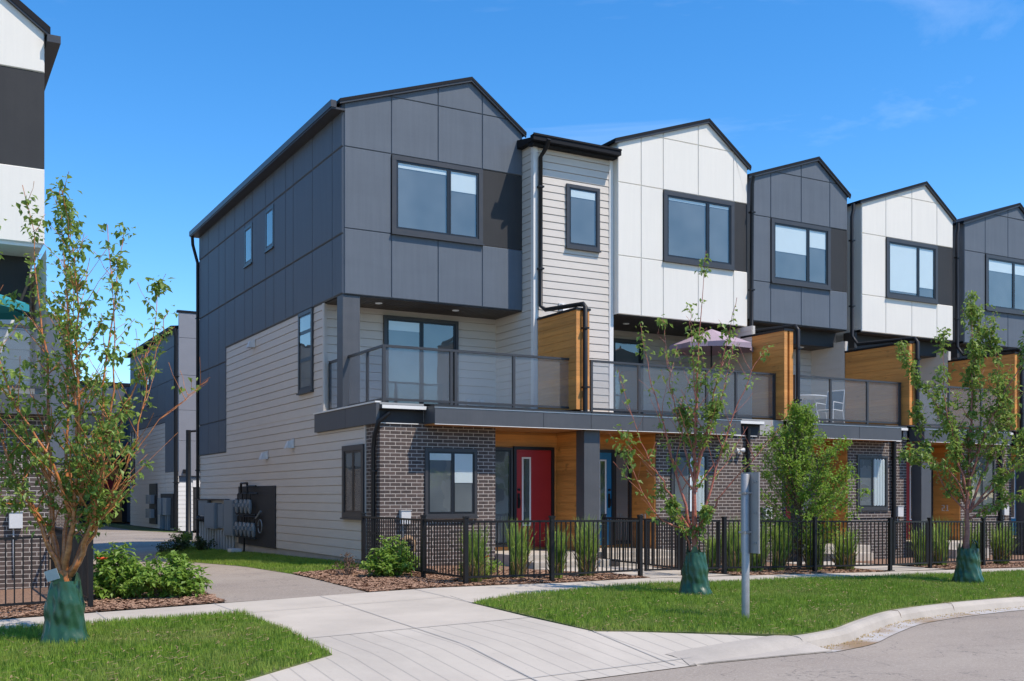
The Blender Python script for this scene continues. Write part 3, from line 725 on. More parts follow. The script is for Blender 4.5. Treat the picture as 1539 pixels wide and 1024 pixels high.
# ---- unit A : end house
A = thing('townhouse', 'slate grey gabled end townhouse with a red front door and exposed side wall', 'townhouse', (2.2, 6, 0), GRP)
PA = dict(x0=0, x1=4.25, xp=2.93, zp=10.5, y=1.94, z0=5.57, cols=(1.05, 2.14, 3.22), win=(1.05, 3.22), blinds=(.10, .32))
zlA, zrA = box_front(A, PA, 'panel_slate')
VJ = (14.19, 13.27, 12.02, 11.32, 10.3, 9.3, 8.58, 7.39, 6.69, 5.76, 5.18, 3.82, 2.54)
mb = panels('x', -.004, [(1.94, 5.57), (11.32, 5.57), (11.32, 2.62), (YB, 2.62), (YB, zlA), (1.94, zlA)], VJ[1:-1], [8.62, 6.93 if 0 else 6.82, 5.17, 3.54][:2],
            segs=[('z', 5.17, 11.32, 99), ('z', 3.54, 11.32, 99), ('u', 2.54, -9, 99)], gap=.026, dep=.035)
mb.build('upper_side_wall', 'panel_slate', A)
mb = MB(); lap(mb, 'x', .0, 3.16, 11.31, 3.2, 5.56, .185); lap(mb, 'x', .0, .73, 11.31, .12, 3.2, .185); lap(mb, 'x', 0., 11.31, YB, .12, 2.61, .185)
mb.wb('x', 0, .70, .78, .12, 2.8, -.01, .026); mb.wb('x', 0, 3.12, 3.2, 3.2, 5.56, -.01, .028)
mb.build('lower_side_wall', 'siding_beige', A)
mb = MB(); mb.box(.02, .25, .8, YB-.05, -.5, .13); mb.build('foundation', 'concrete_old', A)
mb = MB(); mb.box(.03, 4.2, 2.0, YB-.02, .12, 2.75); mb.box(.03, 4.2, 3.3, YB-.02, 2.75, 5.5); mb.box(.03, 4.2, 2.0, YB-.02, 5.62, 9.2); mb.build('core_walls', 'siding_beige', A)
mb = MB(); mb.box(0, 2.51, 0, .73, -.3, 2.8); mb.build('brick_wall', 'brick', A)
# side windows
window(A, 'x', -.016, 8.58, 9.3, 7.47, 8.5, trim=.075, proud=.035); window(A, 'x', -.016, 6.69, 7.39, 7.5, 8.53, trim=.075, proud=.035)
window(A, 'x', -.016, 3.82, 4.79, 3.73, 5.56, hs_=(.40, .74), trim=.08, proud=.04)
window(A, 'x', -.016, .72, 1.9, .94, 2.41, (.5,), trim=.11, proud=.05)
for u, z in ((8.5, 5.33), (7.36, 2.4), (5.28, 2.6)): vent(A, 'x', -.014, u, z, .19)
# eave gutter and downspouts
mb = MB(); mb.box(-.30, .0, 1.86, YB+.05, 9.33, 9.37); mb.box(-.32, -.2, 1.84, YB+.08, 9.36, 9.50); mb.build('gutter', ['frame_bronze'], A)
downspout(A, [(-.24, YB-.0, 9.36), (-.22, YB+.02, 9.1), (-.07, YB+.03, 8.55), (-.07, YB+.03, .05)], .05)
downspout(A, [(.15, -.1, 2.98), (-.05, -.06, 2.8), (-.07, .1, 2.55), (-.07, .16, 2.3), (-.07, .16, .12)], .045)
# balcony
mb = MB(); lap(mb, 'y', 3.2, 0, 4.25, 3.2, 5.55, .185); mb.box(0.0, .07, 3.16, 3.2, 3.2, 5.56); mb.build('balcony_wall', 'siding_beige', A)
sliding_door(A, 1.39, 3.24, 3.22, 5.42, 3.2 - .01, (.12, .0))
soffit(A, .03, 4.25, 1.95, 3.2, 5.57); downlights(A, [(1.0, 2.5, 5.55), (2.85, 2.5, 5.55)])
mb = MB(); mb.box(-.02, .36, 1.96, 2.3, 3.2, 5.56); mb.build('balcony_column', 'fascia_dark', A, bev=.004)
mb = MB(); mb.box(0.0, 4.45, .0, 3.2, 2.82, 3.18); mb.build('deck', 'concrete_old', A)
mb = MB()
for a, b in ((-.02, 1.63), (1.64, 3.55)): mb.box(-.085, -.02, a, b, 2.775, 3.17)
mb.box(-.11, .0, -.03, 3.57, 3.17, 3.2, 1); mb.box(-.02, 0.0, -.0, 3.52, 2.77, 3.17); mb.build('side_fascia', ['fascia_dark', 'trim_white'], A)
fascia(A, .92, 4.5, (3.35,), notch=(0.0, .90))
railing(A, .12, 4.42, .1, (.12, 1.56, 1.66, 2.99, 4.42), side=(.12, (.1, .94, 2.05, 3.12)))
screen(A, 4.32, 4.66, -.2, 1.36)
for xo in (3.45, 3.8):
    mb = MB(); mb.box(xo, xo+.1, 3.12, 3.17, 3.5, 3.63); mb.build('outlet_cover', 'vent_white', A, bev=.006)
# ground floor front
window(A, 'y', -.004, .94, 2.08, .97, 2.32, (.53,), trim=.06, proud=.03, sill=True, blinds=(.14, .5))
mb = MB(); mb.box(2.51, 4.53, .9, 1.0, 0.2, 2.76, 0); planks(mb, 'y', .9, 2.51, 4.53, 2.44, 2.76, .15, 0); planks(mb, 'x', 4.53, -.05, .9, .2, 2.76, .15, 0); mb.box(4.53, 4.62, -.05, 1.0, .2, 2.76, 0)
mb.build('porch_wall', 'cedar', A)
front_door(A, 3.48, 4.36, .28, 2.38, .88, 'door_red', (3.62, 3.84, .74, 2.22), 3.54)
window(A, 'y', .89, 2.54, 3.40, .3, 2.42, trim=.05, name='sidelight', proud=.04, sill=False)
mb = MB(); mb.box(4.42, 4.81, -.36, -.05, .0, 2.76); mb.build('porch_column', 'fascia_dark', A, bev=.004)
mb = MB(); mb.box(2.52, 4.52, -.75, .9, -.1, .22); mb.box(2.7, 4.52, -1.2, -.75, -.1, .10); mb.build('porch_step', 'concrete', A, bev=.012)
utility_box(A, .50, 0, .98)
# ---- unit B
B = thing('townhouse', 'white gabled townhouse with a beige lap-sided bay and a blue front door', 'townhouse', (7.5, 6, 0), GRP)
PBx = dict(x0=6.38, x1=10.28, xp=9.02, zp=10.42, y=1.25, z0=5.58, cols=(7.04, 7.68, 8.73, 9.83), win=(7.68, 9.83), blinds=(.07, .07))
box_front(B, PBx, 'panel_white')
mb = MB(); YG = 1.42
lap(mb, 'y', YG, 4.25, 6.38, 3.2, 9.2, .166, .014); lap(mb, 'x', 4.25, YG, 3.2, 3.2, 9.2, .166, .006)
mb.box(4.225, 4.33, YG-.03, YG+.01, 3.2, 9.2, 1); mb.box(4.225, 4.25, YG+.01, YG+.09, 3.2, 9.2, 1); mb.box(6.26, 6.37, YG-.028, YG+.01, 3.2, 9.2, 1)
mb.build('bay_wall', ['siding_beige', 'trim_white'], B)
window(B, 'y', YG-.016, 5.08, 5.98, 7.0, 8.43, trim=.075, proud=.04, blinds=(.16,))
mb = MB(); mb.add([(4.1, 1.2, 9.2), (6.35, 1.2, 9.2), (6.35, 1.2, 9.27), (4.1, 1.2, 9.27), (4.1, 6, 9.2), (6.35, 6, 9.2), (6.35, 6, 10.1), (4.1, 6, 10.1)], [(0, 1, 2, 3), (7, 6, 5, 4), (3, 2, 6, 7), (4, 5, 1, 0), (0, 3, 7, 4), (1, 5, 6, 2)])
mb.box(4.03, 6.36, 1.06, 1.2, 9.17, 9.29); mb.box(4.03, 6.36, 1.04, 1.075, 9.27, 9.31); mb.box(4.12, 6.35, 1.2, 1.45, 9.13, 9.2); mb.build('bay_roof', 'roof_dark', B)
downspout(B, [(4.38, .98, 9.2), (4.38, 1.1, 9.05), (4.37, 1.33, 8.9), (4.37, 1.33, 5.6), (4.42, 1.2, 5.5), (4.5, -.2, 5.42), (4.5, -.28, 5.35), (4.5, -.28, 3.1)], .05)
vent(B, 'y', YG-.018, 4.98, 5.62, .17)
mb = MB(); lap(mb, 'y', 3.2, 6.4, 10.13, 3.2, 5.55, .185); mb.wb('x', 10.13, .9, 3.2, 3.2, 5.55, -.1, 0); lap(mb, 'x', 10.125, .9, 3.2, 3.2, 5.55, .185, .008); mb.build('balcony_wall', 'siding_beige', B)
sliding_door(B, 6.7, 8.5, 3.22, 5.35, 3.19)
soffit(B, 6.4, 10.25, 1.3, 3.2, 5.58); downlights(B, [(7.3, 2.2, 5.56), (9.2, 2.2, 5.56)])
mb = MB(); mb.box(4.45, 10.3, .0, 3.2, 2.82, 3.18); mb.build('deck', 'concrete_old', B)
fascia(B, 4.5, 8.55, (5.82, 7.1), notch=(8.57, 9.55))
railing(B, 4.90, 10.1, .1, (4.90, 6.15, 8.05, 8.92, 10.1)); screen(B, 10.13, 10.42, -.2, 1.3)
mb = MB(); mb.box(6.53, 10.38, 0, .95, -.3, 2.8); mb.build('brick_wall', 'brick', B)
window(B, 'y', -.004, 6.95, 8.0, .95, 2.35, (.5,), trim=.06, proud=.03, curtain=((.45, .95),))
mb = MB(); mb.box(4.70, 6.53, .9, 1.0, .2, 2.76); planks(mb, 'y', .9, 4.7, 6.53, 2.42, 2.76, .15); planks(mb, 'x', 6.53, .0, .9, .2, 2.76, .15); mb.build('porch_wall', 'cedar', B)
front_door(B, 5.05, 5.95, .28, 2.36, .88, 'door_blue', (5.6, 5.8, .74, 2.2), 5.88)
window(B, 'y', .89, 6.0, 6.5, .3, 2.4, trim=.04, name='sidelight', proud=.04, sill=False)
numerals('21', B, 6.53-.018, .50, .83, .15)
mb = MB(); mb.box(4.72, 6.5, -.75, .9, -.1, .22); mb.box(4.72, 6.3, -1.2, -.75, -.1, .10); mb.build('porch_step', 'concrete', B, bev=.012)
utility_box(B, 9.75, 0, .98)
downspout(B, [(9.15, -.07, 2.95), (9.15, -.06, .1)], .05)
downspout(B, [(10.36, 1.1, 9.3), (10.36, 1.15, 9.1), (10.36, 1.18, 5.62), (10.36, 1.05, 5.45), (10.5, -.2, 5.42), (10.5, -.28, 5.32), (10.5, -.28, 3.1)], .05)
mb = MB(); mb.box(8.86, 8.96, -.05, 0, 2.35, 2.47); mb.lathe((8.86, -.12, 2.44), [(.02, 0), (.06, .1)], 10, axis='x'); mb.lathe((8.72, -.12, 2.44), [(.065, 0), (.02, .1)], 10, axis='x'); mb.build('security_light', 'vent_white', B)
# ---- units C, D, E : repeats of one plan
def unit(name, label, px, bx, mat, door, num, blinds, fj, posts, cols3=True, wn=(12.67, 13.75), curtain=(), gapwall=True):
    """px = (party wall left, party wall right)"""
    a, b = px
    U = thing('townhouse', label, 'townhouse', ((a+b)/2, 6, 0), GRP)
    bx = dict(bx); bx['blinds'] = blinds
    box_front(U, bx, mat)
    x0, x1, y, z0 = bx['x0'], bx['x1'], bx['y'], bx['z0']
    mb = MB(); mb.box(x0, x1, 2.35, 2.5, 5.48, z0+.02); mb.box(x0-.1, x0, 2.1, 2.5, 5.48, z0); mb.build('dark_beam', 'panel_dark', U)
    soffit(U, x0, x1, y+.02, 2.35, z0); soffit(U, a+.1, b, 2.5, 3.2, 5.5)
    downlights(U, [(x0+.6, 2.75, 5.48), (x1-.9, 2.75, 5.48)])
    mb = MB(); mb.box(a, x0+.2, 3.6, 3.8, 5.2, 9.5); mb.build('recess_wall', mat, U)
    mb = MB(); lap(mb, 'y', 3.2, a+.1, b-.15, 3.2, 5.5, .185); lap(mb, 'x', b-.17, 1.95, 3.2, 3.2, 5.6, .185, .008); mb.box(b-.17, b-.05, 1.95, 3.2, 3.2, 5.6); mb.build('balcony_wall', 'siding_beige', U)
    sliding_door(U, a+.5, a+2.2, 3.22, 5.3, 3.19)
    mb = MB(); mb.box(a, b, .0, 3.2, 2.82, 3.18); mb.build('deck', 'concrete_old', U)
    fascia(U, a+.0, b-.78, fj, notch=(b-.76, b-.16))
    railing(U, posts[0], posts[-1], .05, posts); screen(U, b-.16, b+.1, -.2, 1.95)
    wx = a+2.0                                                   # brick starts
    mb = MB(); mb.box(wx, b-.02, 0, .95, -.4, 2.8); mb.build('brick_wall', 'brick', U)
    window(U, 'y', -.004, a+wn[0]-10.35, a+wn[1]-10.35, 1.05, 2.4, (.5,), trim=.06, proud=.03, curtain=curtain)
    mb = MB(); mb.wb('y', 0, a+wn[0]-10.45, a+wn[1]-10.25, .84, 1.0, 0, .03); mb.build('brick_sill', 'brick', U)
    mb = MB(); mb.box(a+.45, wx, .9, 1.0, .15, 2.76); planks(mb, 'y', .9, a+.45, wx, 2.4, 2.76, .15); planks(mb, 'x', wx, .0, .9, .15, 2.76, .15); mb.build('porch_wall', 'cedar', U)
    front_door(U, a+.55, a+1.43, .25, 2.34, .88, door, (a+1.05, a+1.27, .74, 2.2), a+1.36)
    window(U, 'y', .89, a+1.48, wx-.02, .27, 2.38, trim=.04, name='sidelight', proud=.04, sill=False)
    if num: numerals(num, U, wx-.018, .56, .98, .16)
    mb = MB(); mb.box(a+.06, a+.43, -.36, -.05, -.2, 2.76); mb.build('porch_column', 'fascia_dark', U, bev=.004)
    mb = MB(); mb.box(a+.45, wx-.02, -.75, .9, -.3, .2); mb.box(a+.45, wx-.3, -1.1, -.75, -.3, .04); mb.build('porch_step', 'concrete', U, bev=.012)
    utility_box(U, b-.35, 0, 1.0)
    downspout(U, [(b-.55, -.07, 2.95), (b-.55, -.06, .0)], .05)
    xd = x1+.13
    downspout(U, [(xd+.12, y-.0, 9.38), (xd+.1, y-.02, 9.2), (xd, y-.06, 9.0), (xd, y-.06, 5.75), (xd+.02, y-.25, 5.5), (b+.06, -.2, 5.42), (b+.06, -.28, 5.32), (b+.06, -.28, 3.1)], .05)
    return U
C_ = unit('C', 'dark grey gabled townhouse, third from the lane, behind the bushy young tree', (10.42, 14.55),
          dict(x0=11.01, x1=14.46, xp=13.34, zp=10.36, y=1.95, z0=5.9, cols=(11.69, 12.76, 13.8), win=(11.69, 13.8)), 'panel_slate', 'door_red', '11', (.5, .34), (12.3,), (10.72, 11.89, 13.16, 14.33), curtain=((.52, .93),))
D_ = unit('D', 'white gabled townhouse with orange cladding by its door marked 21', (14.60, 18.72),
          dict(x0=15.01, x1=18.74, xp=17.54, zp=10.3, y=1.95, z0=5.92, cols=(15.95, 17.0, 18.05), win=(15.95, 18.05)), 'panel_white', 'door_red', '21', (.93, .8), (16.7,), (14.95, 16.2, 17.5, 18.5))
E_ = unit('E', 'dark grey gabled townhouse at the right edge of the photo', (18.78, 22.9),
          dict(x0=19.24, x1=22.97, xp=21.7, zp=10.24, y=1.95, z0=5.9, cols=(20.17, 21.22, 22.27), win=(20.17, 22.27)), 'panel_slate', 'door_blue', None, (.25, .25), (20.9,), (19.1, 20.4, 21.6, 22.7))
# ---- left house
F = thing('townhouse', 'white and charcoal banded townhouse cut off by the left edge', 'townhouse', (-8, 4, -.1), GRP)
mb = panels('y', 1.6, [(-10.2, 5.86), (-5.75, 5.86), (-5.75, 9.62), (-7.07, 10.6), (-10.2, 9.55)], [], [7.19, 8.91], excl=[(-20, 0, 7.19, 8.91)], segs=[('u', -7.0, -9, 99), ('u', -8.4, -9, 99)])
mb.build('gable_front', 'panel_white', F)
mb = MB(); mb.wb('y', 1.6, -10.2, -5.75, 7.2, 8.9, 0, .004); mb.build('dark_panel', 'panel_dark', F)
mb = MB(); mb.quad((-5.76, 1.6, 5.86), (-5.76, 14, 5.86), (-5.76, 14, 9.6), (-5.76, 1.6, 9.6)); mb.box(-10.2, -5.8, 1.62, 3.2, 5.8, 5.86); mb.build('upper_side_wall', 'panel_white', F)
mb = MB(); mb.box(-10.2, -5.8, 3.2, 14, -.3, 5.85)
for k in range(31):
    z = -.1+k*.185; mb.add([(-5.785, .9, z+.012), (-5.785, 14, z+.012), (-5.797, 14, z+.18), (-5.797, .9, z+.18)], [(0, 1, 2, 3)])
mb.build('lower_side_wall', 'siding_beige', F)
window(F, 'y', 3.19, -9.9, -8.6, 3.3, 5.0, name='window')
gable_roof(F, -10.3, -5.66, -7.07, 9.57, 9.58, 10.62, 1.5, 14)
mb = MB(); mb.box(-5.72, -5.5, 1.42, 14, 9.42, 9.55); mb.build('gutter', 'frame_bronze', F)
mb = MB(); mb.box(-10.2, -5.85, .0, 3.2, 2.75, 3.15); mb.box(-10.2, -5.85, -.35, .0, 2.7, 3.02, 1); mb.build('deck', ['concrete_old', 'fascia_dark'], F)
mb = MB(); mb.wb('y', 2.6, -10.2, -5.9, 4.7, 5.84, 0, .03, 1); lap(mb, 'y', 2.6, -10.2, -5.9, 3.15, 4.7, .185); mb.build('balcony_wall', ['trim_white', 'panel_dark'], F)  # upper strip of the white wall coloured dark to stand in for balcony shade
window(F, 'y', 2.58, -7.9, -6.75, 3.25, 5.0, (.5,), trim=.07, name='balcony_door', sill=False)
railing(F, -10.1, -5.95, -.1, (-10.1, -8.8, -7.4, -5.95), 3.1, 4.15)
mb = MB(); mb.box(-10.2, -5.85, 0, .9, -.4, 2.75); mb.build('brick_wall', 'brick', F)
utility_box(F, -6.35, 0, 1.0)
# patio umbrellas and furniture -------------------------------------------------
def parasol(label, x, y, z, r, h, mat, tilt=0):
    t = thing('patio_umbrella', label, 'umbrella', (x, y, z), 'patio umbrellas on the balconies')
    mb = MB(); n = 8; rim = [(x+r*math.cos(2*math.pi*(i+.5)/n), y+r*math.sin(2*math.pi*(i+.5)/n), z+h-.42) for i in range(n)]
    ap = (x, y, z+h)
    for i in range(n):
        a = rim[i]; b = rim[(i+1) % n]; m_ = tuple((a[k]+b[k])/2*.94+(x, y, z+h-.42)[k]*.06 for k in range(3))
        mb.add([ap, a, m_, b], [(0, 1, 2), (0, 2, 3)])
        mb.quad(a, m_, (m_[0], m_[1], m_[2]-.11), (a[0], a[1], a[2]-.13)); mb.quad(m_, b, (b[0], b[1], b[2]-.13), (m_[0], m_[1], m_[2]-.11))
    mb.build('canopy', mat, t)
    mb = MB(); mb.tube([(x, y, z), (x, y, z+h+.05)], .02, 8)
    for a in rim: mb.tube([(x, y, z+h-.05), (a[0], a[1], a[2]-.02)], .007, 4)
    mb.build('pole', 'metal_black', t); mb = MB(); mb.lathe((x, y, z), [(.24, 0), (.24, .05), (.06, .1), (.03, .25)], 16); mb.build('base', 'metal_black', t)
parasol('mauve patio umbrella open on the white townhouse balcony', 9.15, 1.25, 3.19, 1.05, 2.25, 'fabric_mauve')
parasol('teal patio umbrella open on the balcony at the left edge', -7.25, 1.0, 3.16, 1.25, 1.86, 'fabric_teal')
def chair(label, x, y, rz):
    t = thing('patio_chair', label, 'chair', (x, y, 3.19), 'patio chairs on the balcony')
    c, s_ = math.cos(rz), math.sin(rz)
    def T(p): return (x+c*p[0]-s_*p[1], y+s_*p[0]+c*p[1], 3.19+p[2])
    mb = MB()
    for sx in (-.25, .25):
        mb.tube([T((sx, -.26, 0)), T((sx, -.24, .43)), T((sx, -.22, .62)), T((sx, .2, .60))], .013, 6)
        mb.tube([T((sx, .32, 0)), T((sx, .2, .42)), T((sx, .30, .95))], .013, 6); mb.tube([T((sx, -.24, .42)), T((sx, .2, .40))], .013, 6)
    mb.tube([T((-.25, .30, .95)), T((.25, .30, .95))], .013, 6); mb.tube([T((-.25, -.24, .42)), T((.25, -.24, .42))], .013, 6); mb.build('frame', 'metal_white', t)
    mb = MB(); mb.add([T((-.24, -.24, .425)), T((.24, -.24, .425)), T((.24, .0, .40)), T((-.24, .0, .40)), T((.24, .2, .41)), T((-.24, .2, .41))], [(0, 1, 2, 3), (3, 2, 4, 5)]); mb.build('seat', 'chair_sling', t)
    mb = MB(); mb.add([T((-.24, .215, .45)), T((.24, .215, .45)), T((.24, .30, .93)), T((-.24, .30, .93))], [(0, 1, 2, 3)]); mb.build('backrest', 'chair_sling', t)
chair('white framed patio chair with blue grey sling right of the round table', 13.05, 1.2, -1.35)
chair('white framed patio chair left of the round balcony table', 11.35, 1.35, 1.35)
t = thing('patio_table', 'round white patio table on the balcony above the young tree', 'table', (12.15, 1.2, 3.19))
mb = MB(); mb.lathe((12.15, 1.2, 3.19), [(.55, .70), (.57, .71), (.57, .735), (.55, .74)], 28); mb.build('tabletop', 'metal_white', t)
for k in range(4):
    mb = MB(); a = k*math.pi/2+.6; mb.tube([(12.15+.4*math.cos(a), 1.2+.4*math.sin(a), 3.19), (12.15+.25*math.cos(a), 1.2+.25*math.sin(a), 3.19+.7)], .014, 6); mb.build('leg', 'metal_white', t)
# meters on the side wall -------------------------------------------------------
t = thing('gas_meter_bank', 'two rows of grey gas meters on a charcoal board on the side wall', 'gas meters', (-.05, 8.3, .1))
mb = MB(); mb.box(-.035, -.018, 6.6, 9.95, .1, 1.64); mb.build('backing_board', 'panel_dark', t)
pp = MB()
for row, ys in ((1.12, (9.55, 9.1, 8.7, 8.35)), (.52, (9.55, 9.15, 8.75, 8.4, 8.0))):
    for y in ys:
        m = MB(); m.lathe((-.17, y, row), [(.022, -.19), (.04, -.16), (.055, -.06), (.058, .04), (.042, .1), (.035, .17)], 12, fn=lambda a, z: 1+.12*math.cos(2*a))
        m.box(-.26, -.19, y-.045, y+.045, row-.02, row+.07); m.lathe((-.16, y+.16, row+.12), [(.035, -.05), (.042, 0), (.02, .06)], 10); m.build('gas_meter', 'meter_grey', t, bev=0)
        pp.tube([(-.16, y, row+.15), (-.16, y, row+.32)], .016, 6); pp.tube([(-.16, y+.16, row-.2), (-.16, y+.16, row+.2)], .016, 6)
    pp.tube([(-.13, 7.95, row-.22), (-.13, 9.8, row-.22)], .022, 6); pp.tube([(-.13, 7.8, row+.33), (-.13, 9.6, row+.33)], .02, 6)
pp.tube([(-.14, 9.0, -.1), (-.14, 9.0, .9)], .025, 6); pp.tube([(-.14, 8.7, 1.45), (-.14, 8.7, 1.72), (-.14, 9.3, 1.72), (-.14, 9.3, 1.45)], .03, 6); pp.tube([(-.14, 7.9, 1.64), (-.14, 8.6, 1.64)], .025, 6)
pp.build('gas_pipe', 'metal_black', t)
mb = MB(); mb.tube([(-.12, 7.55, 1.0), (-.15, 7.75, .86), (-.14, 7.9, .82)], .03, 6); mb.tube([(-.12+.1*0, 7.6+.17*math.cos(a), .62+.17*math.sin(a)) for a in [k*.5 for k in range(13)]], .014, 6); mb.build('regulator', 'meter_grey', t)
t = thing('electrical_meter_panel', 'grey electrical cabinets above a row of conduits on the side wall', 'electrical cabinet', (-.05, 12, -.1))
for (a, b, z0, z1, d) in ((13.0, 14.1, .80, 1.26, .12), (11.75, 12.95, .45, 1.18, .22), (11.0, 11.7, .48, 1.16, .14), (9.98, 10.95, .30, 1.28, .16)):
    m = MB(); m.box(-.02-d, -.02, a, b, z0, z1); m.box(-.026-d, -.02-d, a+.06, b-.06, z0+.05, z1-.05); m.build('cabinet', 'cabinet_grey', t, bev=.008)
mb = MB(); mb.box(-.16, -.02, 10.9, 14.15, 1.26, 1.30); mb.build('top_rail', 'metal_black', t)
for k in range(13):
    y = 13.95-k*.31; m = MB(); m.tube([(-.09, y, -.45), (-.09, y, .42 if y < 12.9 else .62)], .05, 8); m.build('conduit', 'conduit_grey', t)
for k in range(3):
    m = MB(); m.lathe((-.16, 13.2+.33*k, .70), [(.07, -.08), (.1, -.04), (.1, .05), (.06, .08)], 12); m.build('meter_socket', 'metal_black', t)
mb = MB(); mb.box(-.5, -.2, 8.95, 9.3, -.2, .0); prop(mb.build('valve_block', 'vent_white', loc=(-.3, 9.1, -.2), bev=.02), 'small pale concrete block in the grass under the gas meters', 'block')
mb = MB()
for k in range(5): mb.tube([(.56+(.16-.012*k)*math.cos(a)*1.0, -.05-.018*k, .42+(.2-.012*k)*math.sin(a)) for a in [j*.42 for j in range(16)]], .013, 6)
mb.tube([(.40, -.05, .5), (.33, -.08, .3), (.36, -.1, .12), (.6, -.16, .06)], .013, 6)
prop(mb.build('garden_hose', 'hose', loc=(.5, -.05, .4)), 'coiled tan garden hose hanging on the brick wall', 'hose')
mb = MB(); mb.tube([(-.28, -.75, .33), (-.05, -1.4, .12), (.12, -2.2, .05)], .05, 8); prop(mb.build('drain_pipe', 'metal_black', loc=(-.1, -1.4, .1)), 'black drain extension pipe lying on bark chips by the fence', 'pipe')
# ------------------------------------------------------------------ fences
def fence(label, pts, gate=False, n_h=None, post_h=1.07, top=.985, ends=(True, True), name='metal_fence', pitch=.105):
    base = pts[0]; t = thing(name, label, 'gate' if gate else 'fence', (base[0], base[1], g(*base)), None if gate else 'black metal fences')
    ra = MB(); pk = MB()
    for i, (a, b) in enumerate(zip(pts, pts[1:])):
        A_, B_ = Vector((*a, 0)), Vector((*b, 0)); d = (B_-A_); l = d.length; d.normalize(); nn = Vector((-d.y, d.x, 0))
        za, zb = g(*a), g(*b); n = max(2, round(l/pitch))
        for zz in (top, .13):
            p, q = A_+d*.03, B_-d*.03; r = .016
            ra.add([tuple(v+nn*s*r+Vector((0, 0, z+zz+u*r))) for v, z in ((p, za), (q, zb)) for s, u in ((-1, -1), (1, -1), (1, 1), (-1, 1))], [(0, 1, 5, 4), (1, 2, 6, 5), (2, 3, 7, 6), (3, 0, 4, 7)])
        for k in range(1, n):
            p = A_.lerp(B_, k/n); z = za+(zb-za)*k/n; r = .0085
            pk.box(p.x-r, p.x+r, p.y-r, p.y+r, z+.13, z+top)
        if gate:
            for v, z in ((A_+d*.05, za), (B_-d*.05, zb)): ra.box(v.x-.02, v.x+.02, v.y-.02, v.y+.02, z+.11, z+top+.02)
    ra.build('rail', 'metal_black', t); pk.build('pickets', 'metal_black', t)
    if not gate:
        for i, p in enumerate(pts):
            if (i == 0 and not ends[0]) or (i == len(pts)-1 and not ends[1]): continue
            m = MB(); z = g(*p); m.box(p[0]-.032, p[0]+.032, p[1]-.032, p[1]+.032, z-.02, z+post_h-.03); m.box(p[0]-.04, p[0]+.04, p[1]-.04, p[1]+.04, z+post_h-.03, z+post_h); m.box(p[0]-.065, p[0]+.065, p[1]-.065, p[1]+.065, z+.0, z+.022); m.build('fence_post', 'metal_black', t)
    return t
fence('black picket fence running back from the corner post to the brick wall', [(-.36, -.06), (-.40, -2.86), (-.36, -4.28)], ends=(True, False))
fence('black picket fence in front of the red door and tall grasses', [(-.36, -4.34), (1.13, -4.45), (3.2, -4.0)])
fence('black gate left of the green watering bag on the middle tree', [(3.27, -4.0), (4.1, -3.97)], True, name='garden_gate')
fence('black gate right of the middle tree, near the sign post', [(4.26, -3.93), (5.1, -3.88)], True, name='garden_gate')
fence('black divider fence between the red door path and the blue door path', [(4.18, -3.95), (4.50, -2.2), (4.62, -.8)])
fence('black picket fence behind the sign post, in front of the young tree', [(5.18, -3.88), (7.24, -4.08), (9.18, -4.18)])
fence('black gate leading to the door marked 21', [(9.26, -4.16), (10.66, -3.88)], True, name='garden_gate')
fence('black picket fence behind the right-hand street tree', [(10.74, -3.85), (12.64, -3.7), (14.6, -3.75), (16.6, -3.8)])
fence('black picket fence behind the left tree and its watering bag', [(-5.75, -3.9), (-7.6, -3.9), (-9.4, -3.9)])
fence('black fence side run turning back from the left corner post', [(-5.75, -3.8), (-5.75, -1.9), (-5.75, .3)], ends=(False, True))
# sign post ---------------------------------------------------------------------
t = thing('sign_post', 'grey metal sign seen from the back on a galvanised post', 'sign', (.86, -9.33, -.1))
mb = MB(); mb.lathe((.86, -9.33, -.14), [(.047, 0), (.047, 1.78), (.043, 1.785)], 16); mb.build('pole', 'galvanised', t)
mb = MB(); mb.box(.908, .918, -9.515, -9.20, .70, 1.665); mb.box(.900, .908, -9.515, -9.49, .70, 1.665); mb.box(.900, .908, -9.225, -9.20, .70, 1.665)
for z in (.82, 1.18, 1.55):
    for y_ in (-9.46, -9.42): mb.box(.896, .908, y_-.009, y_+.009, z-.009, z+.009, 1)
for z in (.95, 1.42): mb.box(.80, .918, -9.385, -9.275, z-.012, z+.012, 1)
mb.build('sign_panel', ['sign_back', 'galvanised'], t, bev=0)
# lamp post at the back lane ----------------------------------------------------
t = thing('lamp_post', 'thin black lamp post beside the back corner of the end townhouse', 'lamp post', (1.0, 20.5, -.23))
mb = MB(); mb.lathe((1.0, 20.5, -.23), [(.16, 0), (.16, .3), (.1, .35), (.09, 4.0)], 12); mb.build('pole', 'metal_black', t)
mb = MB(); mb.tube([(1.0, 20.5, 3.72), (1.85, 20.3, 3.80)], .04, 8); mb.box(1.6, 2.2, 20.15, 20.4, 3.77, 3.87); mb.build('lamp_head', 'metal_black', t)

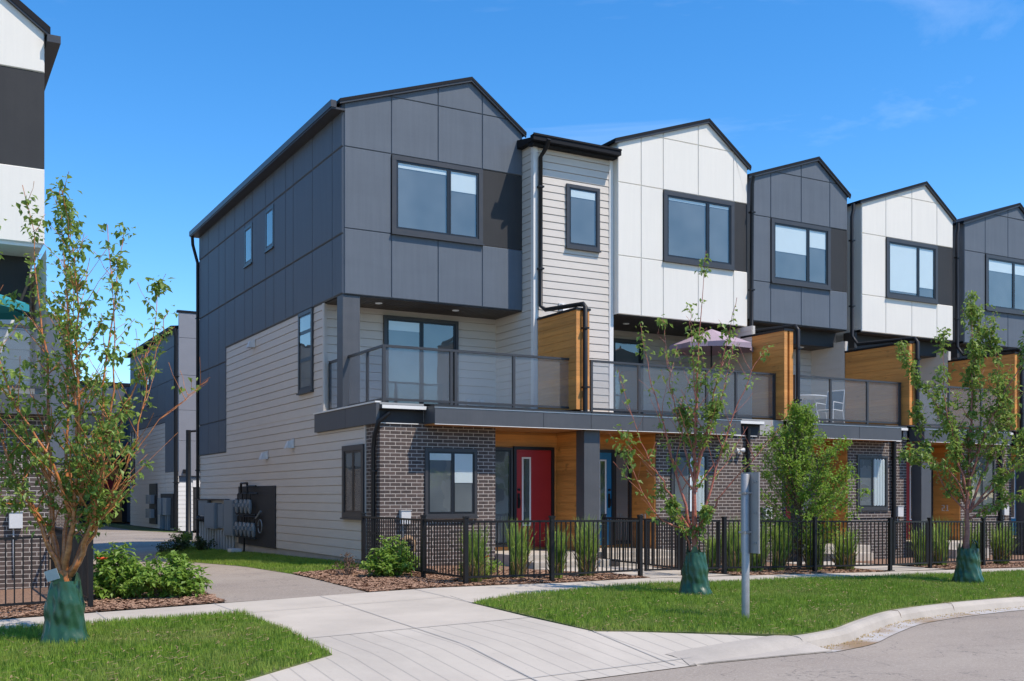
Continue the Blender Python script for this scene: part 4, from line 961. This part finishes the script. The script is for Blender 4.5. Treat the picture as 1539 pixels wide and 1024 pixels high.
# ------------------------------------------------------------------ plants
FR = Vector((.8718, -.4898, 0)); FF = Vector((.4898, .8718, 0))
def leaf_quads(mb, p, l, wd, droop=.3):
    a = random.uniform(0, 6.283); e = random.uniform(-1.0, .55)-droop
    d = Vector((math.cos(a)*math.cos(e), math.sin(a)*math.cos(e), math.sin(e)))
    s = d.cross(Vector((random.uniform(-.5, .5), random.uniform(-.5, .5), 1))).normalized(); n = s.cross(d)
    p = Vector(p); m = p+d*l*.45; k = n*(wd*.28)
    tip = p+d*l-n*l*.12*random.random()
    mb.add([p, m+s*wd*.5+k, tip, m-s*wd*.5+k, m], [(0, 1, 4), (1, 2, 4), (2, 3, 4), (3, 0, 4)])
def bez(P, n=12):
    return smooth([tuple(p) for p in P], max(2, n//max(1, len(P)-1)))
def tree(label, base, stems, top, nleaf, bark_, leafm, seed, lsize=(.05, .085), trunk=None, leafw=None, dens=1.0, sub=(5, 9), bunch=(3, 7), name='street_tree', group='street trees with watering bags'):
    """stems: list of (points (r, z, d) in metres right of / above / behind the base, r0, leafiness)"""
    rs = random.Random(seed); random.seed(seed)
    b0 = Vector(base); t = thing(name, label, 'tree', base, group)
    tk = MB(); lf = MB()
    def W(p): return b0+FR*p[0]+FF*p[2]+Vector((0, 0, p[1]))
    if trunk: 
        tp = bez([W(p) for p in trunk[0]]); tk.tube(tp, [trunk[1]+(trunk[2]-trunk[1])*i/(len(tp)-1) for i in range(len(tp))], 10)
    allp = []
    for pts, r0, lv in stems:
        P = bez([W(p) for p in pts], 20); n = len(P)
        P = [p+Vector((rs.gauss(0, .012), rs.gauss(0, .012), 0)) for p in P]
        tk.tube(P, [max(.004, r0*(.82+.45*max(0, 1-i/(n-1)*2.6))*(1-i/(n-1))**.85) for i in range(n)], 7)
        ln = sum((b-a).length for a, b in zip(P, P[1:]))
        for k in range(int(rs.randint(*sub)*ln/2*1.6)):
            u = rs.uniform(.22, .97); i = min(n-2, int(u*(n-1))); p = P[i]; dr = (P[i+1]-P[i]).normalized()
            a = rs.uniform(0, 6.283); o = Vector((math.cos(a), math.sin(a), 0))
            l = rs.uniform(.3, 1.15)*(1.08-u*.86)*min(1, ln/2); d = (dr*.7+o*.85+Vector((0, 0, .38))).normalized()
            q = [p+d*l*s+Vector((0, 0, 1))*(.10*l*s*s)+Vector((rs.gauss(0, .012), rs.gauss(0, .012), 0)) for s in (0, .35, .7, 1)]
            rr = max(.004, r0*(1-u)**.8*.45); tk.tube(q, [rr, rr*.75, rr*.5, .003], 5, cap=False)
            m = max(2, int(l/.07))
            for j in range(m):
                s = (j+rs.random())/m
                if s < .15: continue
                allp.append((q[0].lerp(q[1], s/.35) if s < .35 else q[1].lerp(q[2], (s-.35)/.35) if s < .7 else q[2].lerp(q[3], (s-.7)/.3), lv*(.35+1.0*u)))
        for j in range(int(ln/.05)):
            u = rs.uniform(.25, 1); i = min(n-2, int(u*(n-1))); allp.append((P[i].lerp(P[i+1], u*(n-1)-i), lv*(1.3 if u > .9 else .8)))
    wts = np.array([max(1e-4, a[1]) for a in allp]); wts /= wts.sum()
    idx = rng.choice(len(allp), size=int(nleaf/((bunch[0]+bunch[1])/2)), p=wts)
    for i in idx:
        p = allp[i][0]
        for k in range(rs.randint(*bunch)):
            l = rs.uniform(*lsize); leaf_quads(lf, p+Vector((rs.gauss(0, .045), rs.gauss(0, .045), rs.gauss(0, .045))), l, l*rs.uniform(.45, .72))
    tk.build('trunk', bark_, t); lf.build('crown', leafm, t)
    return t
def px(base, sc, hz, pts, dep):
    """picture points (photo pixels) -> tree-local metres, dep = distances behind the base plane"""
    o = []
    for i, (x, y) in enumerate(pts):
        f = i/(len(pts)-1); o.append(((x-base[0])/sc, hz-(y-746)/sc, dep*f))
    return o
def stems_of(base, sc, hz, L_):
    return [(px(base, sc, hz, p, d), r, lv) for p, d, r, lv in L_]
BL = (-6.41, -6.82, g(-6.41, -6.82)); BC = (2.14, -6.81, g(2.14, -6.81)); BR = (8.11, -6.82, g(8.11, -6.82))
SL = stems_of((98, 967), 140.6, 1.38-BL[2], [
    ([(94, 868), (76, 800), (66, 690), (62, 560), (46, 430), (18, 268)], .25, .036, 1.0),
    ([(96, 866), (112, 790), (122, 660), (112, 500), (100, 290)], -.2, .034, 1.0),
    ([(103, 864), (128, 800), (138, 670), (146, 500), (163, 330)], .45, .036, 1.0),
    ([(105, 864), (138, 800), (166, 680), (186, 560), (181, 350)], -.35, .032, .9),
    ([(94, 868), (64, 790), (22, 690), (-15, 560), (-30, 380)], -.3, .03, 1.0),
    ([(105, 862), (146, 785), (192, 680), (216, 570), (246, 462)], .2, .02, .4),
    ([(104, 862), (132, 760), (168, 620), (203, 500), (206, 405)], .7, .024, 1.0),
    ([(140, 790), (215, 650), (302, 566)], .3, .010, .07),
    ([(96, 866), (92, 740), (84, 580), (74, 430), (70, 290)], .6, .028, 1.0),
    ([(70, 790), (20, 730), (-50, 640), (-80, 520)], .2, .018, .9),
    ([(120, 760), (131, 600), (134, 420), (128, 305)], -.6, .022, .8),
    ([(110, 790), (90, 700), (40, 600), (10, 450), (0, 340)], -.7, .02, 1.0),
    ([(128, 790), (160, 740), (180, 690), (200, 640)], -.5, .014, .9), ([(80, 800), (50, 760), (20, 755), (-10, 720)], -.4, .014, .9)])
tree('leafy young street tree with copper bark, left of the driveway', BL, SL, 5, 5600, 'bark_copper', 'leaf', 11, (.045, .11), ([(0, .1, 0), (-.01, .45, 0), (-.005, .78, 0)], .075, .07), sub=(6, 10))
SC = stems_of((1045, 895), 103, 1.38-BC[2], [
    ([(1045, 850), (1044, 740), (1046, 640), (1051, 540), (1062, 375)], .1, .040, .5),
    ([(1042, 810), (1020, 720), (1000, 640), (978, 560), (966, 480)], .3, .022, .22),
    ([(1036, 800), (1000, 735), (960, 665), (926, 560)], -.3, .02, .16),
    ([(1040, 800), (985, 775), (945, 700), (938, 655)], -.6, .016, .28),
    ([(1050, 800), (1072, 720), (1100, 640), (1135, 555), (1160, 520)], .3, .02, .22),
    ([(1050, 800), (1085, 740), (1130, 690), (1170, 640)], -.3, .018, .22),
    ([(1046, 720), (1065, 620), (1082, 540), (1098, 455)], -.4, .018, .4),
    ([(1045, 740), (1025, 640), (1010, 560), (1003, 470)], .5, .018, .3),
    ([(1046, 670), (1040, 560), (1032, 470)], -.3, .014, .4),
    ([(1046, 700), (1085, 610), (1113, 510)], .5, .015, .22),
    ([(1042, 800), (1015, 770), (990, 735)], .1, .014, 1.6), ([(1044, 830), (1050, 790), (1060, 765)], -.2, .012, 1.8), ([(1040, 830), (1020, 780), (1005, 755)], -.3, .014, 1.6),
    ([(1046, 700), (1058, 650), (1075, 600)], -.2, .012, 1.8), ([(1045, 690), (1035, 650), (1030, 610)], .2, .012, 1.8)])
tree('sparse street tree with bare reddish twigs, in the middle lawn', BC, SC, 5, 2100, 'bark_twig', 'leaf', 23, (.05, .115), ([(0, .1, 0), (0, .6, 0)], .05, .045), sub=(4, 6), bunch=(2, 5))
SR = stems_of((1455, 879), 86.9, 1.38-BR[2], [
    ([(1451, 830), (1455, 745), (1458, 680), (1464, 560), (1463, 438)], .1, .045, 1.0),
    ([(1455, 770), (1490, 690), (1514, 600), (1500, 480)], .3, .024, 1.0),
    ([(1455, 745), (1430, 670), (1412, 590), (1408, 500)], -.3, .022, .9),
    ([(1453, 755), (1418, 705), (1372, 695), (1343, 684)], -.5, .016, .9),
    ([(1457, 770), (1508, 722), (1548, 660), (1570, 560)], .2, .02, 1.0),
    ([(1456, 730), (1480, 640), (1528, 540), (1540, 465)], -.4, .02, 1.0),
    ([(1456, 710), (1434, 640), (1392, 570), (1372, 515)], .5, .018, .8),
    ([(1457, 780), (1500, 755), (1550, 735)], -.2, .016, 1.0), ([(1456, 700), (1470, 600), (1484, 500), (1490, 455)], .6, .016, .9), ([(1454, 770), (1425, 735), (1395, 660), (1385, 610)], .3, .016, .9),
    ([(1457, 770), (1490, 720), (1530, 690), (1560, 650)], -.7, .016, 1.0)])
tree('leafy street tree with reddish trunk at the right end of the lawn', BR, SR, 5, 6800, 'bark_red', 'leaf', 37, (.055, .12), ([(0, .1, 0), (-.03, .7, 0)], .06, .052))
# dense young tree behind the fence
rs = random.Random(5); YT = (7.6, -3.3, g(7.6, -3.3)); st = []
for k in range(64):
    a = rs.uniform(0, 6.283); zt = rs.uniform(.7, 3.3); rr = (1.06*(1-((zt-1.35)/2.05)**2) if zt > 1.35 else 1.06*(.6+.4*zt/1.35)); rr = max(.1, rr)*rs.uniform(.6, 1.3)
    z0 = max(.3, zt*.55-.15)
    st.append(([(0, z0, 0), (rr*.5*math.cos(a), (z0+zt)/2+.02, rr*.5*math.sin(a)), (rr*math.cos(a), zt, rr*math.sin(a))], .016, 1.0))
st.append(([(0, .2, 0), (.02, 1.6, 0), (-.05, 3.3, 0)], .03, .7))
tree('dense bushy bright green young tree growing behind the fence', YT, st, 3.3, 12500, 'bark_brown', 'leaf_bright', 41, (.05, .085), ([(0, 0, 0), (0, .6, 0)], .04, .035), name='young_tree', group='', sub=(5, 8), bunch=(3, 7))
def bag(label, base, h, rb, rt, seed, torn=False):
    rs = random.Random(seed); ph = [rs.uniform(0, 6.28) for _ in range(6)]; x, y, z = base
    t = thing('watering_bag', label, 'watering bag', base, 'green watering bags')
    mb = MB(); prof = []
    for i in range(44):
        u = i/43; prof.append((rb+(rt-rb)*u**1.25+.02*math.sin(u*9+ph[0])*(1-u), -.03+u*h))
    def fn(a, zz):
        u = (zz+.03)/h
        return 1+.05*math.sin(3*a+ph[1]+u*3)+.035*math.sin(7*a+ph[2]-u*7)*(1-.4*u)+.022*math.sin(13*a+ph[3]+u*13)+.05*u*math.sin(5*a+ph[4])+.016*math.sin(24*u+2*a+ph[5])+.02*abs(math.sin(9*a+ph[1]+5*u*math.sin(2*a)))-.012*abs(math.sin(17*u+3*math.sin(3*a+ph[2])))
    mb.lathe((x, y, z), prof, 96, fn=fn)
    mb.f.pop(); mb.m.pop(); mb.sm.pop(); mb.f.pop(); mb.m.pop(); mb.sm.pop()
    mb.lathe((x, y, z), [(rt*.98, h-.035), (rt*.7, h-.05), (.05, h-.09)], 32, fn=lambda a, q: 1+.08*math.sin(5*a+ph[4]))
    mb.build('sack', 'bag_green', t)
    mb = MB()
    for k in (-1, 1): 
        a = ph[0]+k*.25; c = Vector((x+math.cos(a)*rt, y+math.sin(a)*rt, z+h*.9)); mb.tube([c, c+Vector((0, 0, .12)), c+Vector((-.05*math.cos(a), -.05*math.sin(a), .18))], .012, 5)
    for k in range(4):
        a = 3.9+ph[2]*.1+k*1.5; c = Vector((x+math.cos(a)*rt*.96, y+math.sin(a)*rt*.96, z+h-.06)); s = Vector((-math.sin(a), math.cos(a), 0))*.07
        mb.add([c-s, c+s, c+s*.5+Vector((0, 0, .10)), c-s*.3+Vector((0, 0, .13))], [(0, 1, 2, 3)])
    mb.build('flap', 'bag_green', t)
    return t
tb = bag('green watering bag around the left tree, with a grey tag', (BL[0], BL[1], BL[2]), .70, .235, .145, 3)
mb = MB(); c = Vector(BL)+FR*(-.075)-FF*.16+Vector((0, 0, .74)); u = FR*.065+Vector((0, 0, .02)); v = Vector((0, 0, .055))-FR*.012-FF*.02
mb.add([c-u-v, c+u-v, c+u+v, c-u+v]+[p-FF*.004 for p in (c-u-v, c+u-v, c+u+v, c-u+v)], [(0, 1, 2, 3), (7, 6, 5, 4), (0, 4, 5, 1), (2, 6, 7, 3), (1, 5, 6, 2), (3, 7, 4, 0)]); mb.build('tag', 'tag_grey', tb)
bag('green watering bag around the middle tree near the gates', BC, .66, .235, .13, 8)
bag('green watering bag around the right-hand tree', BR, .66, .235, .16, 15)
def shrub(label, x, y, rx, ry, h, n, mat, seed, ls=(.05, .09), flowers=0, name='shrub', group='low garden shrubs', wfac=.55):
    random.seed(seed); rs = random.Random(seed); z = g(x, y); t = thing(name, label, 'shrub', (x, y, z), group)
    tk = MB(); lf = MB(); fl = MB(); tips = []
    for k in range(max(14, n//45)):
        a = rs.uniform(0, 6.283); q = rs.random()**.5; zz = h*(1-.75*q*q)*rs.uniform(.7, 1.08)
        p = Vector((x+rx*q*math.cos(a), y+ry*q*math.sin(a), z+zz)); b = Vector((x+rx*.25*q*math.cos(a), y+ry*.25*q*math.sin(a), z))
        m_ = b.lerp(p, .5)+Vector((rs.gauss(0, .03), rs.gauss(0, .03), .05)); tk.tube([b, m_, p], [.008, .006, .003], 4, cap=False); tips.append((b, m_, p))
    for i in range(n):
        b, m_, p = rs.choice(tips); s = rs.random()**.6
        c = b.lerp(m_, s*2) if s < .5 else m_.lerp(p, s*2-1)
        l = rs.uniform(*ls); leaf_quads(lf, c+Vector((rs.gauss(0, .035), rs.gauss(0, .035), rs.gauss(0, .03))), l, l*wfac, .0)
    tk.build('stems', 'bark_brown', t); lf.build('foliage', mat, t)
    for k in range(flowers):
        b, m_, p = rs.choice(tips); fl = MB(); c = p+Vector((0, 0, .06))
        for j in range(5):
            a = j*1.257; d = Vector((math.cos(a), math.sin(a), .5))*.075; s = Vector((-math.sin(a), math.cos(a), 0))*.05
            fl.add([c, c+d*.6+s, c+d*1.1, c+d*.6-s], [(0, 1, 2, 3)])
        fl.build('flower', 'petal_orange', t)
    return t
shrub('bright yellow green shrub at the brick corner of the end townhouse', -.66, -2.1, .52, .48, .74, 2000, 'leaf_shrub', 51, (.06, .12))
shrub('small reddish twiggy shrub beside the side wall siding', -1.25, -1.5, .3, .3, .45, 260, 'leaf_red', 52, (.03, .06))
shrub('mounded green bush with an orange poppy, left of the lane', -5.2, -2.7, .55, .55, .82, 2300, 'leaf_shrub', 53, (.07, .13), flowers=2)
shrub('mounded green bush beside the lane, right of the poppy bush', -4.62, -3.15, .62, .5, .68, 2300, 'leaf_shrub', 54, (.07, .13))
shrub('bright green bush at the far end of the lane planting bed', -.85, 12.2, .6, .5, .85, 700, 'leaf_bright', 55, (.06, .1))
shrub('dark reddish low bush in front of the bright green back bush', -1.55, 11.2, .6, .5, .55, 700, 'leaf_dark', 56, (.06, .1))
shrub('dark low bush nearest the grey side wall at the back', -.6, 11.4, .45, .45, .5, 500, 'leaf_dark', 57, (.06, .1))
shrub('small green bush on the left edge of the far lane', -4.35, 9.5, .3, .35, .6, 420, 'leaf_bright', 58, (.06, .09))
shrub('low poppy plant with orange flowers behind the corner fence', .35, -3.5, .42, .4, .55, 1000, 'leaf_bright', 59, (.06, .1), flowers=4, wfac=.3)
def reed(label, x, y, h, r, seed, n=170):
    rs = random.Random(seed); z = g(x, y); t = thing('ornamental_grass', label, 'ornamental grass', (x, y, z), 'tall ornamental grasses along the fence')
    gr = MB(); dr = MB(); hv = rs.uniform(.86, 1.06); ar = rs.uniform(.15, .4); r *= rs.uniform(.72, .95); lx, ly = rs.gauss(0, .06), rs.gauss(0, .04)
    for k in range(n):
        a = rs.uniform(0, 6.283); q = rs.random()**.6*r*.55; bx, by = x+q*math.cos(a), y+q*math.sin(a); a2 = a+rs.gauss(0, .7)
        hh = h*rs.uniform(.45, 1.12)*hv; sp = rs.uniform(.1, 1)*r; dry = rs.random() < .27; arch = rs.random() < ar
        pts = [(bx, by, z), (bx+math.cos(a2)*sp*.25, by+math.sin(a2)*sp*.25, z+hh*.5), (bx+math.cos(a2)*sp*.7, by+math.sin(a2)*sp*.7, z+hh*.86), (bx+math.cos(a2)*sp*(1.9 if arch else 1.05), by+math.sin(a2)*sp*(1.9 if arch else 1.05), z+hh*(.82 if arch else 1))]; pts = [pts[0]]+[(p[0]+lx*f_, p[1]+ly*f_, p[2]) for p, f_ in zip(pts[1:], (.4, .8, 1))]
        s = Vector((-math.sin(a2+rs.gauss(0, .8)), math.cos(a2+rs.gauss(0, .8)), 0)); m = dr if dry else gr
        if dry: pts = [(p[0], p[1], z+(p[2]-z)*.45) for p in pts]
        w0 = [.008, .009, .007, .001]; vs = []
        for p, w_ in zip(pts, w0): vs += [Vector(p)-s*w_, Vector(p)+s*w_]
        m.add(vs, [(0, 1, 3, 2), (2, 3, 5, 4), (4, 5, 7, 6)])
    gr.build('blades', 'reed_green', t); dr.build('dry_base', 'reed_dry', t)
ZR = [('tall grass clump just right of the fence corner post', -.02, -3.95, .98, .25), ('tall grass clump in front of the red door lite', 1.0, -3.55, .95, .22),
      ('tall grass clump behind the middle post of the red door fence', 1.55, -3.9, .95, .24), ('tall grass clump below the dark porch column', 2.35, -3.6, .95, .27),
      ('tall grass clump hidden by the sign post', 5.75, -3.5, .95, .3), ('tall grass clump right of the sign panel', 6.3, -3.45, .95, .3),
      ('tall grass clump left of the young tree trunk', 6.85, -3.5, .98, .3), ('tall grass clump right of the young tree trunk', 7.75, -3.55, .95, .28),
      ('tall grass clump below the townhouse window with curtains', 8.5, -3.65, .95, .32), ('tall grass clump just right of the third gate', 11.25, -3.2, .92, .28),
      ('tall grass clump left of the right-hand watering bag', 11.9, -3.15, .95, .3), ('tall grass clump right of the right-hand watering bag', 13.0, -3.2, .95, .3),
      ('tall grass clump at the right edge of the photo', 13.9, -3.2, .95, .32), ('pale grass clump at the fence between the sign and middle tree', 5.45, -3.2, .8, .22)]
for i, (lb, x, y, h, r) in enumerate(ZR): reed(lb, x, y, h, r, 100+i, 300 if i < 4 else 360)
# ------------------------------------------------------------------ far houses
def far_window(p, pl, pos, u0, u1, z0, z1, b=.5): window(p, pl, pos, u0, u1, z0, z1, (), (), .09, (b,), proud=.05)
t = thing('townhouse', 'grey end townhouse at the far side of the back lane with meters on its wall', 'townhouse', (6, 36, -.22), 'townhouses behind the lane')
mb = panels('x', 2.9, [(31, 2.5), (33.8, 2.5), (33.8, 4.9), (43, 4.9), (43, 9.0), (31, 9.0)], (32.4, 33.8, 35.5, 37, 38.5, 40, 41.5), (5.3, 6.8, 8.3)); mb.build('upper_side_wall', 'panel_slate', t)
mb = MB(); lap(mb, 'x', 2.9, 31, 33.78, -.2, 2.5, .2); lap(mb, 'x', 2.9, 33.8, 43, -.2, 4.88, .2); mb.build('lower_side_wall', 'siding_beige', t)
mb = panels('y', 31, [(2.9, 2.3), (9, 2.3), (9, 9.75), (2.9, 9.75)], (3.75, 5.5, 7.2), (3.9, 5.3, 6.9, 8.6)); mb.build('rear_wall', 'stucco_grey', t)
mb = MB(); lap(mb, 'y', 31, 2.9, 3.55, -.2, 2.0, .2); mb.wb('y', 31, 3.55, 9, 1.8, 2.1, 0, .03); mb.build('rear_siding', 'trim_white', t)
mb = MB(); mb.box(3.5, 6, 31.02, 31.1, -.2, 1.8); 
for k in range(4): mb.box(3.62, 6, 31.0, 31.02, -.15+.48*k, .29+.48*k)
mb.build('garage_door', 'panel_dark', t)
far_window(t, 'y', 31, 3.75, 4.75, 5.9, 7.8); far_window(t, 'y', 31, 3.75, 4.75, 2.6, 4.4); far_window(t, 'x', 2.9, 37.6, 38.3, 6.0, 7.5, .9); far_window(t, 'x', 2.9, 39.2, 39.9, 6.0, 7.5, .9); far_window(t, 'x', 2.9, 41.6, 42.6, 2.0, 5.0, .3)
mb = MB(); mb.box(2.93, 9, 31.05, 43, -.2, 9.0); mb.build('core_walls', 'panel_slate', t)
mb = MB(); mb.box(2.85, 9.05, 30.95, 31.2, 9.75, 9.85); mb.add([(2.6, 31.2, 9.0), (9, 31.2, 9.6), (9, 43.2, 9.6), (2.6, 43.2, 9.0), (2.6, 31.2, 9.15), (9, 31.2, 9.75), (9, 43.2, 9.75), (2.6, 43.2, 9.15)], [(3, 2, 1, 0), (4, 5, 6, 7), (0, 1, 5, 4), (1, 2, 6, 5), (2, 3, 7, 6), (3, 0, 4, 7)]); mb.build('roof', 'roof_dark', t)
downspout(t, [(2.75, 31.1, 9.0), (2.82, 31.1, 8.6), (2.82, 31.1, -.2)], .1)
mb = MB(); mb.wb('x', 2.88, 31.8, 34.6, -.1, 1.5, 0, .05); mb.build('meter_board', 'panel_dark', t)
for k in range(2):
    mb = MB(); y = 32.3+1.2*k; mb.wb('x', 2.83, y, y+.8, .5, 1.3, 0, .2); mb.wb('x', 2.83, y+.1, y+.25, -.2, .5, 0, .12); mb.wb('x', 2.83, y+.5, y+.65, -.2, .5, 0, .12); mb.build('meter_cabinet', 'cabinet_grey', t)
mb = MB(); mb.wb('x', 2.88, 35.6, 37.4, -.0, 2.0, 0, .05)
for k in range(8): mb.box(2.6, 2.8, 35.9+.35*(k % 4), 36.1+.35*(k % 4), .3+.7*(k//4), .75+.7*(k//4), 1)
mb.build('gas_meters', ['panel_dark', 'meter_grey'], t)
mb = MB(); mb.wb('y', 31, 3.1, 3.4, 2.42, 2.6, 0, .15); mb.build('wall_light', 'metal_black', t)
t = thing('townhouse', 'dark grey townhouse with orange entry closing off the end of the lane', 'townhouse', (3, 52, -.22), 'townhouses behind the lane')
Y2 = 50
mb = panels('y', Y2, [(-2, 4.1), (9, 4.1), (9, 8.1), (-2, 8.1)], (-.4, 1.2, 3.1, 5), (5.1, 6.6)); mb.build('upper_front', 'panel_slate', t)
mb = MB(); mb.box(-2, 9, Y2+.05, Y2+10, -.2, 8.05); mb.build('core_walls', 'panel_dark', t)
mb = MB(); mb.box(-2.1, 9.1, Y2-.1, Y2+10, 8.1, 8.3); mb.build('roof', 'roof_dark', t)
window(t, 'y', Y2, 1.35, 2.95, 5.2, 6.4, (.6,), trim=.09, blinds=(.95, .95)); window(t, 'y', Y2, -1.6, .2, 5.2, 6.4, (.6,), trim=.09, blinds=(.5, .5))
mb = MB(); mb.box(-2, 9, Y2-.7, Y2+.05, 3.5, 4.1); mb.build('canopy', 'panel_dark', t)
mb = MB(); planks(mb, 'y', Y2-.05, 1.9, 3.6, -.2, 3.4, .3); mb.build('porch_wall', 'cedar', t)
mb = MB(); mb.wb('y', Y2-.1, 2.3, 3.2, 0, 2.4, 0, .06); mb.build('front_door', 'door_red', t); far_window(t, 'y', Y2, -.2, 1.3, .9, 2.6, .2)
mb = MB(); mb.box(3.9, 4.6, 43.5, Y2, -.2, 8.0); mb.build('side_wing', 'panel_slate', t)
t = thing('townhouse', 'dark grey townhouse partly hidden behind the left tree', 'townhouse', (-5, 38, -.22), 'townhouses behind the lane')
mb = panels('y', 34, [(-26, 2.9), (-1.2, 2.9), (-1.2, 9.0), (-2.3, 9.75), (-6, 9.0), (-26, 9.0)], (-22, -18, -14, -9, -6.5, -4, -2.4), (5.6, 7.4)); mb.build('gable_front', 'panel_slate', t)
mb = MB(); mb.box(-26, -1.23, 34.05, 44, -.2, 9.0); mb.build('core_walls', 'brick', t)
mb = MB(); mb.box(-26, -2.9, 33.95, 44.05, 9.02, 9.12); mb.build('roof', 'roof_dark', t)
window(t, 'y', 34, -4.0, -2.4, 5.7, 7.3, (.6,), trim=.1, blinds=(.5, .5)); window(t, 'y', 34.02, -4.2, -2.4, .8, 2.4, (.6,), trim=.1)

# ------------------------------------------------------------------ across the street: what the window panes reflect
rs = random.Random(77); st = []
for k in range(40):
    a = rs.uniform(0, 6.283); zt = rs.uniform(2.4, 7.6); rr = max(.4, 2.6*(1-((zt-4.4)/3.4)**2))*rs.uniform(.6, 1.15); z0 = max(1.2, zt*.55)
    st.append(([(0, z0, 0), (rr*.5*math.cos(a), (z0+zt)/2, rr*.5*math.sin(a)), (rr*math.cos(a), zt, rr*math.sin(a))], .05, 1.0))
T0 = tree('broad green tree across the street, reflected in the windows', (12, -41, -.3), st, 7.6, 4500, 'bark_brown', 'leaf_bright', 61, (.2, .34), ([(0, 0, 0), (0, 2.4, 0)], .14, .1), name='broadleaf_tree', group='trees across the street', sub=(3, 5))
for i, (x, y, r_, sc) in enumerate([(20, -43, 1, 1.1), (27, -40, 2.2, .95), (35, -44, 3.1, 1.15), (44, -41, 4, 1), (53, -43, .5, 1.1), (64, -42, 1.7, 1.05), (76, -44, 2.9, 1.1)]):
    c = T0.copy(); COL.objects.link(c); c.location = (x, y, -.3); c.rotation_euler = (0, 0, r_); c.scale = (sc, sc, sc)
    for ch in T0.children:
        if ch.parent != T0: continue
        d = ch.copy(); COL.objects.link(d); d.parent = c

def plain_house(label, x, y, wall, w_, h_):
    t = thing('house', label, 'house', (x, y, -.4), 'houses across the street')
    mb = MB(); mb.box(x-w_/2, x+w_/2, y-9, y, -.4, h_); mb.add([(x-w_/2, y, h_), (x+w_/2, y, h_), (x, y, h_+2.4)], [(0, 1, 2)]); mb.build('wall', wall, t)
    mb = MB()
    for s_ in (-1, 1): mb.add([(x+s_*(w_/2+.4), y+.4, h_-.2), (x, y+.4, h_+2.5), (x, y-9, h_+2.5), (x+s_*(w_/2+.4), y-9, h_-.2)], [(0, 1, 2, 3)])
    mb.build('roof', 'roof_dark', t)
    for k in (-1, 1):
        for z in (.9, 3.9):
            if k == 1 and z < 1: continue
            mb = MB(); mb.box(x+k*w_*.25-.8, x+k*w_*.25+.8, y, y+.06, z, z+1.5); f = mb.build('window', 'trim_white', t); mb = MB(); mb.box(x+k*w_*.25-.7, x+k*w_*.25+.7, y+.06, y+.07, z+.1, z+1.4); mb.build('pane', 'sash_black', f)
    mb = MB(); mb.box(x+w_*.25-.5, x+w_*.25+.5, y, y+.06, -.3, 1.9); mb.build('front_door', 'door_red', t)
for i, (x, w_, h_, m_) in enumerate([(8, 9, 5.8, 'siding_beige'), (20, 10, 6.2, 'stucco_grey'), (32, 9, 5.6, 'trim_white'), (44, 10, 6, 'siding_beige'), (56, 9, 6.3, 'stucco_grey'), (69, 10, 5.8, 'siding_beige')]):
    plain_house(['beige house with dark roof across the street, first from the lane', 'grey stucco house across the street behind two trees', 'white house with dark roof across the street', 'tall beige house across the street in the middle of its row', 'tall grey house across the street, second from the end', 'beige house across the street at the far end of its row'][i], x, -49, m_, w_, h_)

def litter(name, poly, bb, n, mat, label):
    P = np.stack([rng.uniform(bb[0], bb[1], n), rng.uniform(bb[2], bb[3], n)], 1); P = P[inpoly(P, poly)]; mb = MB()
    for x, y in P:
        l = random.uniform(.015, .05); a = random.uniform(0, 6.28); z = g(x, y)+random.uniform(.03, .06); dx, dy = math.cos(a)*l, math.sin(a)*l; nx, ny = -math.sin(a)*.006, math.cos(a)*.006
        mb.quad((x-dx-nx, y-dy-ny, z), (x+dx-nx, y+dy-ny, z+.01), (x+dx+nx, y+dy+ny, z+.012), (x-dx+nx, y-dy+ny, z))
    return prop(mb.build(name, mat), label, 'clippings', kind='stuff')
litter('grass_clippings', LR, (-1.4, 12, -10.6, -5.2), 3200, 'reed_dry', 'dry clippings scattered over the curved lawn')
litter('grass_clippings', LL, (-8, -4.1, -10.9, -5.4), 1500, 'reed_dry', 'dry clippings scattered over the left lawn')
mb = MB()
for k in range(900):
    i = random.randrange(len(KS)-6); q = GA[i].lerp(GA[i+1], random.random()).lerp(GB[i], random.random()**2*.8)
    if q.x > 12: continue
    r = random.uniform(.004, .014); z = g(q.x, q.y)-.122; a = random.uniform(0, 6.28)
    mb.add([(q.x+r*math.cos(a+j*2.09), q.y+r*math.sin(a+j*2.09), z) for j in range(3)]+[(q.x, q.y, z+r)], [(0, 1, 3), (1, 2, 3), (2, 0, 3)])
prop(mb.build('gutter_grit', 'straw'), 'loose sandy grit lying in the gutter', 'grit', kind='stuff')
